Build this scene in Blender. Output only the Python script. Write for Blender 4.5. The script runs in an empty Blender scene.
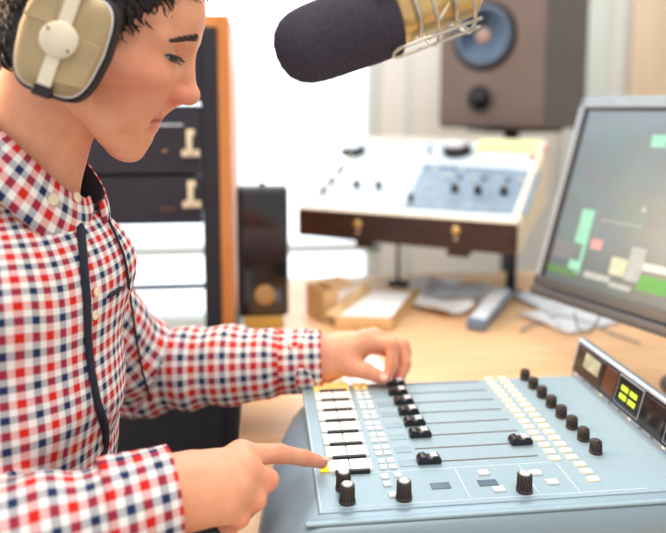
import bpy, bmesh, math, random
import numpy as np
from mathutils import Vector, Matrix, noise
from mathutils.bvhtree import BVHTree
random.seed(7)
rng = np.random.default_rng(5)
C = bpy.context.scene.collection
PI = math.pi

# ------------------------------------------------------------------ camera model (shared with the measuring helpers)
F = 650.0
CAM = np.array([0, 0, 1.22])
PT, YW = math.radians(6), math.radians(6)
FW = np.array([math.sin(YW)*math.cos(PT), math.cos(YW)*math.cos(PT), -math.sin(PT)])
RT = np.array([math.cos(YW), -math.sin(YW), 0.0])
UP = np.cross(RT, FW)
CX, CY = 333.0, 178.3
def ray(px, py): return FW + RT*(px-CX)/F - UP*(py-CY)/F
def at(px, py, y):
    r = ray(px, py); return CAM + r*(y/r[1])
def onz(px, py, z):
    r = ray(px, py); return CAM + r*((z-CAM[2])/r[2])
def onplane(px, py, o, n):
    r = ray(px, py); o = np.array(o); n = np.array(n)
    return CAM + r*(((o-CAM)@n)/(r@n))

# ------------------------------------------------------------------ materials
def lin(c):
    return tuple(((v/255)/12.92 if v/255 <= .04045 else (((v/255)+.055)/1.055)**2.4) for v in c)
def mat(name, rgb, rough=.5, metal=0., var=.06, scale=40., bump=0., bscale=200., emit=0., ecol=None, sss=0., coat=0., spec=.5, trans=0.):
    m = bpy.data.materials.new(name); m.use_nodes = True
    nt = m.node_tree; b = nt.nodes['Principled BSDF']
    c = lin(rgb)
    b.inputs['Roughness'].default_value = rough
    b.inputs['Metallic'].default_value = metal
    b.inputs['Specular IOR Level'].default_value = spec
    b.inputs['Coat Weight'].default_value = coat
    b.inputs['Transmission Weight'].default_value = trans
    tc = nt.nodes.new('ShaderNodeTexCoord')
    if var > 0:
        n = nt.nodes.new('ShaderNodeTexNoise'); n.inputs['Scale'].default_value = scale; n.inputs['Detail'].default_value = 3
        nt.links.new(tc.outputs['Object'], n.inputs['Vector'])
        r = nt.nodes.new('ShaderNodeValToRGB')
        r.color_ramp.elements[0].position = .3; r.color_ramp.elements[1].position = .7
        r.color_ramp.elements[0].color = tuple(v*(1-var) for v in c)+(1,)
        r.color_ramp.elements[1].color = tuple(min(1, v*(1+var)) for v in c)+(1,)
        nt.links.new(n.outputs['Fac'], r.inputs['Fac']); nt.links.new(r.outputs['Color'], b.inputs['Base Color'])
    else:
        b.inputs['Base Color'].default_value = c+(1,)
    if bump > 0:
        n2 = nt.nodes.new('ShaderNodeTexNoise'); n2.inputs['Scale'].default_value = bscale
        nt.links.new(tc.outputs['Object'], n2.inputs['Vector'])
        bp = nt.nodes.new('ShaderNodeBump'); bp.inputs['Strength'].default_value = bump; bp.inputs['Distance'].default_value = .002
        nt.links.new(n2.outputs['Fac'], bp.inputs['Height']); nt.links.new(bp.outputs['Normal'], b.inputs['Normal'])
    if emit > 0:
        b.inputs['Emission Color'].default_value = lin(ecol or rgb)+(1,)
        b.inputs['Emission Strength'].default_value = emit
    if sss > 0:
        b.inputs['Subsurface Weight'].default_value = sss
        b.inputs['Subsurface Radius'].default_value = (1., .35, .2)
        b.inputs['Subsurface Scale'].default_value = .006
    return m

def wood_mat(name, c1, c2, rough=.4, scl=(1.5, 14, 14)):
    m = bpy.data.materials.new(name); m.use_nodes = True
    nt = m.node_tree; b = nt.nodes['Principled BSDF']; b.inputs['Roughness'].default_value = rough
    tc = nt.nodes.new('ShaderNodeTexCoord'); mp = nt.nodes.new('ShaderNodeMapping'); mp.inputs['Scale'].default_value = scl
    n = nt.nodes.new('ShaderNodeTexNoise'); n.inputs['Scale'].default_value = 3; n.inputs['Detail'].default_value = 6; n.inputs['Distortion'].default_value = .6
    r = nt.nodes.new('ShaderNodeValToRGB'); r.color_ramp.elements[0].position = .35; r.color_ramp.elements[1].position = .65
    r.color_ramp.elements[0].color = lin(c1)+(1,); r.color_ramp.elements[1].color = lin(c2)+(1,)
    L = nt.links.new
    L(tc.outputs['Object'], mp.inputs['Vector']); L(mp.outputs['Vector'], n.inputs['Vector']); L(n.outputs['Fac'], r.inputs['Fac']); L(r.outputs['Color'], b.inputs['Base Color'])
    return m

def plaid_mat():
    m = bpy.data.materials.new('plaid_cotton'); m.use_nodes = True
    nt = m.node_tree; L = nt.links.new; b = nt.nodes['Principled BSDF']; b.inputs['Roughness'].default_value = .85
    b.inputs['Specular IOR Level'].default_value = .2
    uv = nt.nodes.new('ShaderNodeUVMap'); uv.uv_map = 'UVMap'
    sp = nt.nodes.new('ShaderNodeSeparateXYZ'); L(uv.outputs['UV'], sp.inputs['Vector'])
    W = (240, 236, 232); R = (212, 40, 30); N = (34, 50, 88)
    outs = []
    for ax in 'XY':
        d = nt.nodes.new('ShaderNodeMath'); d.operation = 'DIVIDE'; d.inputs[1].default_value = .0295; L(sp.outputs[ax], d.inputs[0])
        f = nt.nodes.new('ShaderNodeMath'); f.operation = 'FRACT'; L(d.outputs[0], f.inputs[0])
        r = nt.nodes.new('ShaderNodeValToRGB'); L(f.outputs[0], r.inputs['Fac'])
        e = r.color_ramp.elements
        stops = [(0, R), (.25, R), (.28, W), (.50, W), (.53, N), (.75, N), (.78, W), (.97, W)]
        e[0].position, e[0].color = stops[0][0], lin(stops[0][1])+(1,)
        e[1].position, e[1].color = .999, lin(R)+(1,)
        for p, c in stops[1:]:
            x = e.new(p); x.color = lin(c)+(1,)
        outs.append(r)
    mx = nt.nodes.new('ShaderNodeMix'); mx.data_type = 'RGBA'; mx.inputs[0].default_value = .5
    L(outs[0].outputs['Color'], mx.inputs[6]); L(outs[1].outputs['Color'], mx.inputs[7]); 
    L(mx.outputs[2], b.inputs['Base Color'])
    tc = nt.nodes.new('ShaderNodeTexCoord'); n2 = nt.nodes.new('ShaderNodeTexNoise'); n2.inputs['Scale'].default_value = 45; n2.inputs['Detail'].default_value = 4
    L(tc.outputs['Object'], n2.inputs['Vector'])
    bp = nt.nodes.new('ShaderNodeBump'); bp.inputs['Strength'].default_value = .35; bp.inputs['Distance'].default_value = .004
    L(n2.outputs['Fac'], bp.inputs['Height']); L(bp.outputs['Normal'], b.inputs['Normal'])
    return m

M = {
 'skin': None,
 'hair': mat('dark_hair', (38, 30, 30), .5, var=.3, scale=60, bump=.4, bscale=120),
 'brow': mat('brow_hair', (66, 48, 44), .7, var=.2),
 'plaid': plaid_mat(),
 'navy': mat('navy_lining', (24, 28, 44), .8, bump=.3),
 'button': mat('shirt_button', (238, 222, 186), .35),
 'trouser': mat('dark_trousers', (30, 32, 42), .85, bump=.3),
 'shoe': mat('black_leather', (22, 22, 24), .4),
 'silver': mat('champagne_shell', (180, 158, 118), .4, .3, var=.14, scale=25),
 'cream': mat('cream_plastic', (232, 220, 192), .4),
 'black': mat('black_plastic', (22, 22, 26), .4, var=.15),
 'rubber': mat('black_rubber', (26, 25, 28), .65, var=.1, bump=.2),
 'foam': mat('charcoal_foam', (72, 66, 76), .95, var=.18, scale=350, bump=.6, bscale=500, spec=.1),
 'gold': mat('brass_metal', (226, 190, 128), .3, .85, var=.1),
 'steel': mat('pale_steel', (216, 206, 190), .25, .8),
 'mixbody': mat('blue_grey_paint', (138, 158, 168), .36, .25, var=.03, scale=300),
 'mixpanel': mat('pale_blue_grey_panel', (152, 174, 183), .42, .1, var=.03, scale=200),
 'key': mat('white_key', (226, 224, 214), .4, emit=.08, ecol=(255, 248, 225)),
 'amberlamp': mat('amber_lamp', (250, 200, 40), .4, emit=.9, ecol=(255, 205, 30)),
 'keyamber': mat('amber_key', (246, 220, 150), .4, emit=.25, ecol=(255, 205, 90)),
 'slot': mat('slot_black', (34, 33, 36), .6),
 'slotbrown': mat('slot_track', (112, 106, 100), .5),
 'button_w': mat('pale_button', (222, 226, 226), .45),
 'lit': mat('lit_button', (238, 216, 190), .5, emit=.16, ecol=(255, 236, 205)),
 'knob': mat('dark_knob', (58, 47, 42), .45, var=.1),
 'knobtop': mat('knob_top', (205, 205, 205), .3),
 'fader': mat('fader_cap_black', (26, 24, 28), .3),
 'lcd': mat('small_lcd', (140, 165, 178), .25),
 'lcddark': mat('small_lcd_dark', (92, 112, 128), .2),
 'engrave': mat('engraved_line', (220, 232, 238), .5),
 'alu': mat('brushed_frame', (168, 176, 184), .32, .6, var=.06),
 'smoke': mat('smoked_window', (38, 36, 38), .12, coat=.5),
 'winrefl': mat('reflection_tint', (176, 180, 158), .2, coat=.5, var=.25, scale=60),  # colour of the pale reflection on the bridge window
 'winred': mat('display_window_red', (92, 58, 48), .15, coat=.5),
 'led': mat('led_meter_green', (170, 200, 40), .4, emit=.55, ecol=(180, 205, 60)),
 'desk': wood_mat('warm_desk_wood', (222, 178, 132), (232, 193, 150), .38),
 'rackwood': wood_mat('orange_wood', (214, 132, 66), (226, 152, 86), .45, (14, 14, 1.5)),
 'rackblack': mat('rack_black', (38, 38, 46), .55, var=.1),
 'rackunit': mat('rack_unit_face', (40, 40, 52), .5, var=.15, scale=15),
 'monitorsilver': mat('monitor_silver', (142, 158, 172), .4, .2),
 'monitorbez': mat('monitor_dark_bezel', (70, 74, 82), .35, .2),
 'deckwood': wood_mat('dark_brown_wood', (52, 36, 32), (66, 46, 40), .4, (2, 14, 14)),
 'deckcream': mat('cream_rim', (226, 216, 196), .45),
 'deckpanel': mat('pale_blue_faceplate', (202, 216, 224), .45, .05, var=.1, scale=18),
 'deckdark': mat('slate_faceplate', (122, 142, 158), .45, .1, var=.2, scale=25),
 'lcdgreen': mat('green_lcd', (206, 220, 150), .3, emit=.25, ecol=(206, 220, 140)),
 'red': mat('red_button', (190, 50, 40), .4),
 'speakergrey': mat('speaker_grey_brown', (104, 92, 90), .6, var=.08, scale=8),
 'speakerside': mat('speaker_side_grey', (92, 86, 88), .6, var=.08, scale=8),
 'conegrey': mat('blue_grey_cone', (74, 96, 122), .4, .1),
 'conecap': mat('cone_cap', (150, 128, 122), .4),
 'wall': mat('white_wall', (232, 234, 232), .8, var=.02, scale=3),
 'walltint': mat('grey_green_wall', (216, 224, 218), .8, var=.04, scale=2),
 'winframe': mat('window_frame_paint', (206, 216, 216), .5, var=.03),
 'panelwood': wood_mat('pale_birch_panel', (224, 200, 172), (232, 210, 184), .6, (6, 6, 1)),
 'floor': mat('grey_vinyl_floor', (120, 116, 112), .6),
 'gloss': mat('glossy_black', (12, 12, 16), .12, coat=.6),
 'amberbase': mat('ochre_plastic', (190, 150, 70), .5),
 'paper': mat('white_paper', (238, 238, 236), .8, var=.03),
 'paperblue': mat('bluish_paper', (214, 222, 230), .7, var=.12, scale=30),
 'kraft': mat('kraft_card', (216, 180, 130), .8, var=.1, scale=30),
 'kraftdark': mat('brown_card_inside', (170, 132, 86), .85, var=.1),
 'bluegrey': mat('blue_grey_device', (104, 124, 150), .4, var=.15, scale=20),
 'cable': mat('grey_cable', (120, 120, 122), .5),
 'cableblack': mat('black_cable', (24, 24, 26), .5),
}

# ------------------------------------------------------------------ object helpers
def link(o, parent=None):
    C.objects.link(o)
    if parent is not None:
        o.parent = parent
        o.matrix_parent_inverse = parent.matrix_world.inverted() if parent.type != 'EMPTY' else Matrix.Translation(-Vector(parent.location))
    return o
def tag(o, label, cat=None, group=None):
    o['label'] = label
    if cat: o['category'] = cat
    if group: o['group'] = group
    return o
def thing(name, label, cat, loc=(0, 0, 0), group=None):
    o = bpy.data.objects.new(name, None); o.empty_display_size = .02
    o.location = loc; C.objects.link(o)
    return tag(o, label, cat, group)
class MB:
    """collects shapes in world coordinates into one mesh"""
    def __init__(s): s.v = []; s.f = []; s.sm = []
    def add(s, vs, fs, smooth=False):
        b = len(s.v); s.v += [tuple(map(float, v)) for v in vs]; s.f += [tuple(i+b for i in f) for f in fs]; s.sm += [smooth]*len(fs); return s
    def box(s, lo, hi, fr=None):
        x0, y0, z0 = lo; x1, y1, z1 = hi
        vs = [(x0,y0,z0),(x1,y0,z0),(x1,y1,z0),(x0,y1,z0),(x0,y0,z1),(x1,y0,z1),(x1,y1,z1),(x0,y1,z1)]
        if fr is not None: vs = [fr(*v) for v in vs]
        return s.add(vs, [(3,2,1,0),(4,5,6,7),(0,1,5,4),(1,2,6,5),(2,3,7,6),(3,0,4,7)])
    def tube(s, pts, r, n=8, caps=True, closed=False):
        pts = [Vector(p) for p in pts]; m = len(pts)
        rs = r if hasattr(r, '__len__') else [r]*m
        ref = Vector((0, 0, 1)); vs = []; fs = []
        prev = None
        for i, p in enumerate(pts):
            if closed: t = (pts[(i+1) % m]-pts[i-1]).normalized()
            else: t = (pts[min(i+1, m-1)]-pts[max(i-1, 0)]).normalized()
            if prev is None:
                a = t.cross(ref)
                if a.length < 1e-3: a = t.cross(Vector((1, 0, 0)))
                a.normalize()
            else:
                a = prev - t*prev.dot(t); a.normalize()
            prev = a; b = t.cross(a)
            for k in range(n):
                an = 2*PI*k/n; vs.append(p+(a*math.cos(an)+b*math.sin(an))*rs[i])
        for i in range(m if closed else m-1):
            for k in range(n):
                j = (i+1) % m
                fs.append((i*n+k, i*n+(k+1) % n, j*n+(k+1) % n, j*n+k))
        if caps and not closed:
            fs.append(tuple(range(n))[::-1]); fs.append(tuple((m-1)*n+k for k in range(n)))
        return s.add(vs, fs, True)
    def lathe(s, prof, o, ax, n=24, smooth=True):
        """prof: (radius, height) pairs along axis ax from origin o"""
        ax = Vector(ax).normalized(); o = Vector(o)
        a = ax.cross(Vector((0, 0, 1)))
        if a.length < 1e-3: a = Vector((1, 0, 0))
        a.normalize(); b = ax.cross(a); vs = []; fs = []
        for r, h in prof:
            for k in range(n):
                an = 2*PI*k/n; vs.append(o+ax*h+(a*math.cos(an)+b*math.sin(an))*max(r, 1e-5))
        for i in range(len(prof)-1):
            for k in range(n):
                fs.append((i*n+k, i*n+(k+1) % n, (i+1)*n+(k+1) % n, (i+1)*n+k))
        fs.append(tuple(range(n))[::-1]); fs.append(tuple((len(prof)-1)*n+k for k in range(n)))
        return s.add(vs, fs, smooth)
    def prism(s, poly, vec):
        """extrude polygon (3D points) along vec"""
        n = len(poly); v = [Vector(p) for p in poly]; w = [p+Vector(vec) for p in v]
        fs = [tuple(range(n))[::-1], tuple(range(n, 2*n))]+[(i, (i+1) % n, n+(i+1) % n, n+i) for i in range(n)]
        return s.add(v+w, fs)
    def loft(s, rings, closed=True, caps=True, smooth=True):
        n = len(rings[0]); vs = [p for r in rings for p in r]; fs = []
        for i in range(len(rings)-1):
            for k in range(n if closed else n-1):
                fs.append((i*n+k, i*n+(k+1) % n, (i+1)*n+(k+1) % n, (i+1)*n+k))
        if caps and closed:
            fs.append(tuple(range(n))[::-1]); fs.append(tuple((len(rings)-1)*n+k for k in range(n)))
        return s.add(vs, fs, smooth)
    def build(s, name, m, parent=None, bevel=0., origin=None, kind=None, solid=0.):
        me = bpy.data.meshes.new(name)
        o0 = Vector(origin) if origin is not None else sum((Vector(v) for v in s.v), Vector())/len(s.v)
        me.from_pydata([Vector(v)-o0 for v in s.v], [], s.f)
        me.polygons.foreach_set('use_smooth', s.sm)
        bm = bmesh.new(); bm.from_mesh(me); bmesh.ops.recalc_face_normals(bm, faces=bm.faces); bm.to_mesh(me); bm.free()
        me.materials.append(m)
        o = bpy.data.objects.new(name, me); o.location = o0
        C.objects.link(o)
        if parent is not None:
            o.parent = parent
            w = Vector((0, 0, 0)); q = parent
            while q is not None: w += q.location; q = q.parent
            o.location = o0-w
        if solid:
            md = o.modifiers.new('solid', 'SOLIDIFY'); md.thickness = solid; md.offset = 0
        if bevel:
            md = o.modifiers.new('bevel', 'BEVEL'); md.width = bevel; md.segments = 3; md.limit_method = 'ANGLE'; md.angle_limit = .7
            for p in me.polygons: p.use_smooth = True
            wn = o.modifiers.new('wn', 'WEIGHTED_NORMAL'); wn.keep_sharp = True
        if kind: o['kind'] = kind
        return o
def copy_part(o, parent, d):
    c = o.copy(); C.objects.link(c); c.parent = parent; c.location = Vector(o.location)+Vector(d); return c
def frame(o, u, v, w):
    o, u, v, w = map(np.array, (o, u, v, w))
    return lambda a, b, c: o+u*a+v*b+w*c
def nz(v):
    v = np.array(v, float); return v/np.linalg.norm(v)

# ------------------------------------------------------------------ implicit surfaces
class Grid:
    def __init__(s, lo, hi, h):
        s.lo = np.array(lo, np.float32); s.h = h
        s.n = np.ceil((np.array(hi)-s.lo)/h).astype(int)+1
        s.a = np.full(s.n, .2, np.float32)
        s.ax = [s.lo[i]+h*np.arange(s.n[i], dtype=np.float32) for i in range(3)]
    def block(s, lo, hi, pad):
        i0 = np.clip(np.floor((np.array(lo)-pad-s.lo)/s.h).astype(int), 0, s.n-1)
        i1 = np.clip(np.ceil((np.array(hi)+pad-s.lo)/s.h).astype(int)+1, 1, s.n)
        sl = tuple(slice(a, b) for a, b in zip(i0, i1))
        X = s.ax[0][sl[0]][:, None, None]; Y = s.ax[1][sl[1]][None, :, None]; Z = s.ax[2][sl[2]][None, None, :]
        return sl, X, Y, Z
    def mix(s, sl, d, k, op):
        a = s.a[sl]
        if op == 'add':
            if k > 0:
                hh = np.maximum(k-np.abs(a-d), 0)/k; s.a[sl] = np.minimum(a, d)-hh*hh*k*.25
            else: s.a[sl] = np.minimum(a, d)
        else:
            d = -d
            if k > 0:
                hh = np.maximum(k-np.abs(a-d), 0)/k; s.a[sl] = np.maximum(a, d)+hh*hh*k*.25
            else: s.a[sl] = np.maximum(a, d)
    def cone(s, p, q, r0, r1, k=.01, op='add'):
        p = np.array(p, np.float32); q = np.array(q, np.float32)
        R = max(r0, r1)
        sl, X, Y, Z = s.block(np.minimum(p, q)-R, np.maximum(p, q)+R, k+4*s.h)
        ba = q-p; l2 = float(ba@ba); 
        t = ((X-p[0])*ba[0]+(Y-p[1])*ba[1]+(Z-p[2])*ba[2])/max(l2, 1e-9)
        t = np.clip(t, 0, 1)
        d = np.sqrt((X-p[0]-t*ba[0])**2+(Y-p[1]-t*ba[1])**2+(Z-p[2]-t*ba[2])**2)-(r0+(r1-r0)*t)
        s.mix(sl, d, k, op); return s
    def ell(s, c, r, k=.01, R=None, op='add'):
        c = np.array(c, np.float32); r = np.array(r, np.float32); m = float(r.max())
        sl, X, Y, Z = s.block(c-m, c+m, k+4*s.h)
        x, y, z = X-c[0], Y-c[1], Z-c[2]
        if R is not None:
            R = np.array(R)   # rows are local axes
            x, y, z = (R[i][0]*x+R[i][1]*y+R[i][2]*z for i in range(3))
        k0 = np.sqrt((x/r[0])**2+(y/r[1])**2+(z/r[2])**2)
        k1 = np.sqrt((x/r[0]**2)**2+(y/r[1]**2)**2+(z/r[2]**2)**2)+1e-9
        d = k0*(k0-1)/k1
        s.mix(sl, d.astype(np.float32), k, op); return s
    def halfspace(s, o, n, lo, hi, k=.004):
        """remove what lies beyond o along n, inside the box lo..hi"""
        sl, X, Y, Z = s.block(lo, hi, 0)
        d = (X-o[0])*n[0]+(Y-o[1])*n[1]+(Z-o[2])*n[2]
        a = s.a[sl]
        hh = np.maximum(k-np.abs(a-d), 0)/k
        s.a[sl] = np.maximum(a, d)+hh*hh*k*.25
    def mesh(s, relax=2):
        a = s.a.copy()
        for ax in range(3):
            sl = [slice(None)]*3
            for e in (0, -1):
                sl[ax] = e; a[tuple(sl)] = np.maximum(a[tuple(sl)], s.h)
        ins = a < 0
        n = np.array(a.shape)-1
        cnt = np.zeros(n, np.uint8)
        for dx in (0, 1):
            for dy in (0, 1):
                for dz in (0, 1):
                    cnt += ins[dx:dx+n[0], dy:dy+n[1], dz:dz+n[2]]
        cell = np.argwhere((cnt > 0) & (cnt < 8)); del cnt
        idx = np.full(n, -1, np.int32); idx[tuple(cell.T)] = np.arange(len(cell))
        acc = np.zeros((len(cell), 3)); w = np.zeros(len(cell))
        co = np.array([(x, y, z) for x in (0, 1) for y in (0, 1) for z in (0, 1)])
        val = np.stack([a[tuple((cell+c).T)] for c in co], 1)
        for i in range(8):
            for j in range(i+1, 8):
                if np.abs(co[i]-co[j]).sum() != 1: continue
                m = (val[:, i] < 0) != (val[:, j] < 0)
                t = val[m, i]/(val[m, i]-val[m, j])
                acc[m] += co[i]+(co[j]-co[i])*t[:, None]; w[m] += 1
        V = (cell+acc/w[:, None])*s.h+s.lo
        Q = []
        for ax in range(3):
            b, c = (ax+1) % 3, (ax+2) % 3
            s0 = [slice(None)]*3; s1 = [slice(None)]*3
            s0[ax] = slice(0, -1); s1[ax] = slice(1, None)
            A, B = ins[tuple(s0)], ins[tuple(s1)]
            e = np.argwhere(A != B)
            e = e[(e[:, b] > 0) & (e[:, c] > 0) & (e[:, b] < n[b]) & (e[:, c] < n[c])]
            fl = A[tuple(e.T)]
            q = []
            for db, dc in ((-1, -1), (0, -1), (0, 0), (-1, 0)):
                g = e.copy(); g[:, b] += db; g[:, c] += dc; q.append(idx[tuple(g.T)])
            q = np.stack(q, 1); q[~fl] = q[~fl][:, ::-1]; Q.append(q)
        Q = np.concatenate(Q)
        for _ in range(relax):
            S = np.zeros_like(V); k = np.zeros(len(V))
            for i in range(4):
                np.add.at(S, Q[:, i], V[Q[:, (i+1) % 4]]+V[Q[:, i-1]]); np.add.at(k, Q[:, i], 2)
            V = V*.5+.5*S/k[:, None]
        return V, Q
def vnormals(V, Q):
    nn = np.cross(V[Q[:, 2]]-V[Q[:, 0]], V[Q[:, 3]]-V[Q[:, 1]])
    N = np.zeros_like(V)
    for i in range(4): np.add.at(N, Q[:, i], nn)
    return N/(np.linalg.norm(N, axis=1, keepdims=True)+1e-12)
def meshobj(name, V, Q, m, parent=None, uv=None, col=None):
    me = bpy.data.meshes.new(name)
    me.vertices.add(len(V)); me.vertices.foreach_set('co', V.astype(np.float32).ravel())
    k = Q.shape[1]
    me.loops.add(Q.size); me.loops.foreach_set('vertex_index', Q.astype(np.int32).ravel())
    me.polygons.add(len(Q)); me.polygons.foreach_set('loop_start', np.arange(0, Q.size, k, dtype=np.int32))
    if uv is not None:
        me.uv_layers.new(name='UVMap'); me.uv_layers['UVMap'].data.foreach_set('uv', uv.astype(np.float32).ravel())
    if col is not None:
        ca = me.color_attributes.new('tint', 'FLOAT_COLOR', 'POINT'); ca.data.foreach_set('color', col.astype(np.float32).ravel())
    me.update(calc_edges=True); me.validate()
    me.polygons.foreach_set('use_smooth', np.ones(len(me.polygons), bool))
    me.materials.append(m)
    o = bpy.data.objects.new(name, me); C.objects.link(o)
    if parent is not None:
        o.parent = parent; o.location = -Vector(parent.location)
    return o
# ================================================================== PERSON
ZTOP = .8247
HY = .72                                   # depth of the middle plane of the head
def H(px, py, dy=0.):
    p = at(px, py, HY); return (p[0], HY+dy, p[2])
pit = math.radians(21)
RH = [[math.cos(pit), 0, -math.sin(pit)], [0, 1, 0], [math.sin(pit), 0, math.cos(pit)]]   # rows: forward, side, up of the bowed head
g = Grid((-.50, .42, .78), (.225, 1.06, 1.42), .0021)
# skull and face
g.ell(H(105, -8), (.101, .075, .090), .0, RH)
g.ell(H(150, 14), (.0545, .058, .048), .02, RH)
g.ell(H(136, 66), (.050, .056, .052), .025, RH)
g.ell(H(122, 106), (.032, .034, .036), .02, RH)
for s in (-1, 1):
    g.cone(H(94, 102, s*.050), H(120, 143, s*.014), .014, .0125, .02)
    g.cone(H(160, 80, s*.036), H(112, 62, s*.062), .013, .012, .022)
    g.ell(H(138, 108, s*.026), (.018, .014, .020), .02, RH)
g.ell(H(129.5, 148.5), (.0165, .018, .0145), .014, RH)
g.ell(H(138, 134), (.0165, .024, .016), .010, RH)
# neck
g.cone(H(54, 80), H(16, 208), .052, .057, .016)
g.cone(H(16, 208), H(20, 260), .056, .06, .02)
# brow, sockets, nose, lips
for s in (-1, 1):
    g.cone(H(188, 40, s*.010), H(167, 43, s*.044), .0095, .0100, .010)
    g.ell(H(189, 60, s*.030), (.015, .017, .011), .010, RH, 'sub')
    g.ell(H(169, 60, s*.0315), (.0135, .0138, .0125), .004, RH)
g.cone(H(187, 52), H(188.5, 96), .0072, .0090, .010)
g.ell(H(191, 95), (.0086, .0088, .0086), .009, RH)
for s in (-1, 1):
    g.ell(H(178, 95, s*.0115), (.0115, .0062, .0085), .007, RH)
    g.ell(H(185, 104.5, s*.007), (.0055, .0035, .0038), .003, RH, 'sub')
g.cone(H(178, 100), H(157, 113), .0055, .0075, .006)
g.ell(H(153, 116.8), (.0098, .021, .0054), .006, RH)
g.ell(H(149.3, 126), (.0100, .019, .0066), .007, RH)
g.cone(H(165, 121, 0), H(155.5, 120.6, -.020), .0017, .0013, .0015, 'sub')
g.cone(H(165, 121, 0), H(155.5, 120.6, .020), .0017, .0013, .0015, 'sub')
for s in (-1, 1):                          # ears, under the cups
    g.ell(H(92, 52, s*.076), (.018, .008, .030), .006, RH)
# trunk and upper arms (inside the shirt)
NB = np.array([-.262, .725, 1.075])
FD = np.array([.906, -.423, 0]); SD_ = np.array([.423, .906, 0])
SH_N = NB-SD_*.185+np.array([-.005, 0, -.04]); SH_F = NB+SD_*.125+np.array([-.066, 0, -.056])
EL_N = np.array([-.345, .485, .850]); WR_N = at(172, 494, .585)
EL_F = np.array([-.185, .965, .832]); WR_F = at(322, 360, .935)
PEL = np.array([-.345, .745, .60])
g.cone(NB-np.array([.01, 0, .05]), PEL, .095, .10, .03)
for a, e_, w_ in ((SH_N, EL_N, WR_N), (SH_F, EL_F, WR_F)):
    g.cone(NB-np.array([0, 0, .04]), a, .045, .045, .03)
    g.cone(a, e_, .044, .036, .02); g.cone(e_, w_, .035, .0265, .02)
# right hand, index finger on a key
def hand(wr, mcps, fingers, thumb, rp=.0125, kf=.0035):
    for m_ in mcps:
        mid = np.array(wr)*.45+np.array(m_)*.55
        g.cone(wr+(np.array(m_)-wr)*.08, mid, .021, .0165, .02); g.cone(mid, m_, .0165, rp*.93, .014)
    for i in range(len(mcps)-1):
        g.cone(mcps[i], mcps[i+1], rp*.8, rp*.8, .012)
    for js, rs in fingers+[thumb]:
        for i in range(len(js)-1): g.cone(js[i], js[i+1], rs[i], rs[i+1], kf if i else .009)
TIP = onz(322, 462.5, ZTOP+.0085); yT = TIP[1]
R_MC = [at(240, 455, yT-.050), at(243, 470, yT-.068), at(236, 488, yT-.084), at(222, 506, yT-.096)]
R_F = [([R_MC[0], at(279, 453.5, yT-.022), at(305, 458, yT-.008), TIP], [.0115, .0098, .0082, .0068]),
       ([R_MC[1], at(268, 480, yT-.058), at(255, 496, yT-.046), at(240, 488, yT-.040)], [.0118, .0105, .0090, .0075]),
       ([R_MC[2], at(256, 500, yT-.073), at(243, 513, yT-.060), at(230, 503, yT-.054)], [.0112, .0100, .0088, .0075]),
       ([R_MC[3], at(240, 518, yT-.086), at(229, 528, yT-.073), at(219, 517, yT-.066)], [.0100, .0090, .0080, .0070])]
R_T = ([at(190, 470, yT-.070), at(222, 468, yT-.035), at(249, 473, yT-.022), at(266, 479, yT-.020)], [.0170, .0125, .0105, .0080])
hand(WR_N, R_MC, R_F, R_T)
g.cone(WR_N, at(205, 495, .60), .027, .021, .02)
# left hand, thumb and index closing on a fader cap
L_MC = [at(366, 341, 0.930), at(374, 338, 0.955), at(376, 339, 0.978), at(374, 345, 0.996)]
L_F = [([L_MC[0], at(392, 345, 0.915), at(392, 364, 0.905), at(387, 378, 0.898)], [.0120, .0108, .0094, .0076]),
       ([L_MC[1], at(403, 346, 0.938), at(405, 364, 0.922), at(400, 379, 0.910)], [.0118, .0105, .0092, .0074]),
       ([L_MC[2], at(405, 352, 0.960), at(404, 368, 0.942), at(396, 377, 0.928)], [.0112, .0100, .0088, .0074]),
       ([L_MC[3], at(398, 358, 0.978), at(394, 371, 0.962), at(386, 377, 0.950)], [.0098, .0088, .0078, .0068])]
L_T = ([at(334, 361, 0.925), at(350, 367, 0.908), at(366, 371, 0.898), at(383, 378.5, 0.888)], [.0185, .0142, .0118, .0086])
hand(WR_F, L_MC, L_F, L_T)
g.cone(WR_F, at(342, 352, .935), .0265, .022, .02)
g.cone(at(336, 358, .925), L_MC[0], .017, .013, .016)
V, Q = g.mesh(2)
# skin tone: redder lips, nose wing and knuckles
def near(p, r): return np.clip(1-np.linalg.norm(V-np.array(p), axis=1)/r, 0, 1)
lip = np.maximum.reduce([near(H(158, 117.5, d), .009) for d in (-.018, -.009, 0, .009, .018)]+[near(H(153, 126, d), .009) for d in (-.014, -.006, .006, .014)])
ro = np.maximum.reduce([near(H(181, 97, -.012), .022), near(H(190, 97), .018)*.7, near(H(150, 82, -.05), .05)*.45]+[near(j, .02)*.6 for f in R_F+L_F+[L_T, R_T] for j in f[0][1:]]+[near(f[0][-1], .018) for f in R_F+L_F+[L_T]])
ml_ = np.maximum.reduce([near(H(155+9*t, 120.7+.2*t, s*(.0205-.0205*t**1.3)), .0036) for t in np.linspace(0, 1, 12) for s in (-1, 1)])
col = np.stack([np.clip(lip*1.1, 0, 1), np.clip(ro, 0, 1), np.clip(ml_*1.6, 0, 1), 1+0*lip], 1)
sk = bpy.data.materials.new('skin'); sk.use_nodes = True
nt = sk.node_tree; b_ = nt.nodes['Principled BSDF']; L = nt.links.new
at_ = nt.nodes.new('ShaderNodeAttribute'); at_.attribute_name = 'tint'; sp = nt.nodes.new('ShaderNodeSeparateColor'); L(at_.outputs['Color'], sp.inputs[0])
tc = nt.nodes.new('ShaderNodeTexCoord'); n_ = nt.nodes.new('ShaderNodeTexNoise'); n_.inputs['Scale'].default_value = 55; n_.inputs['Detail'].default_value = 5; L(tc.outputs['Object'], n_.inputs['Vector'])
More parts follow.
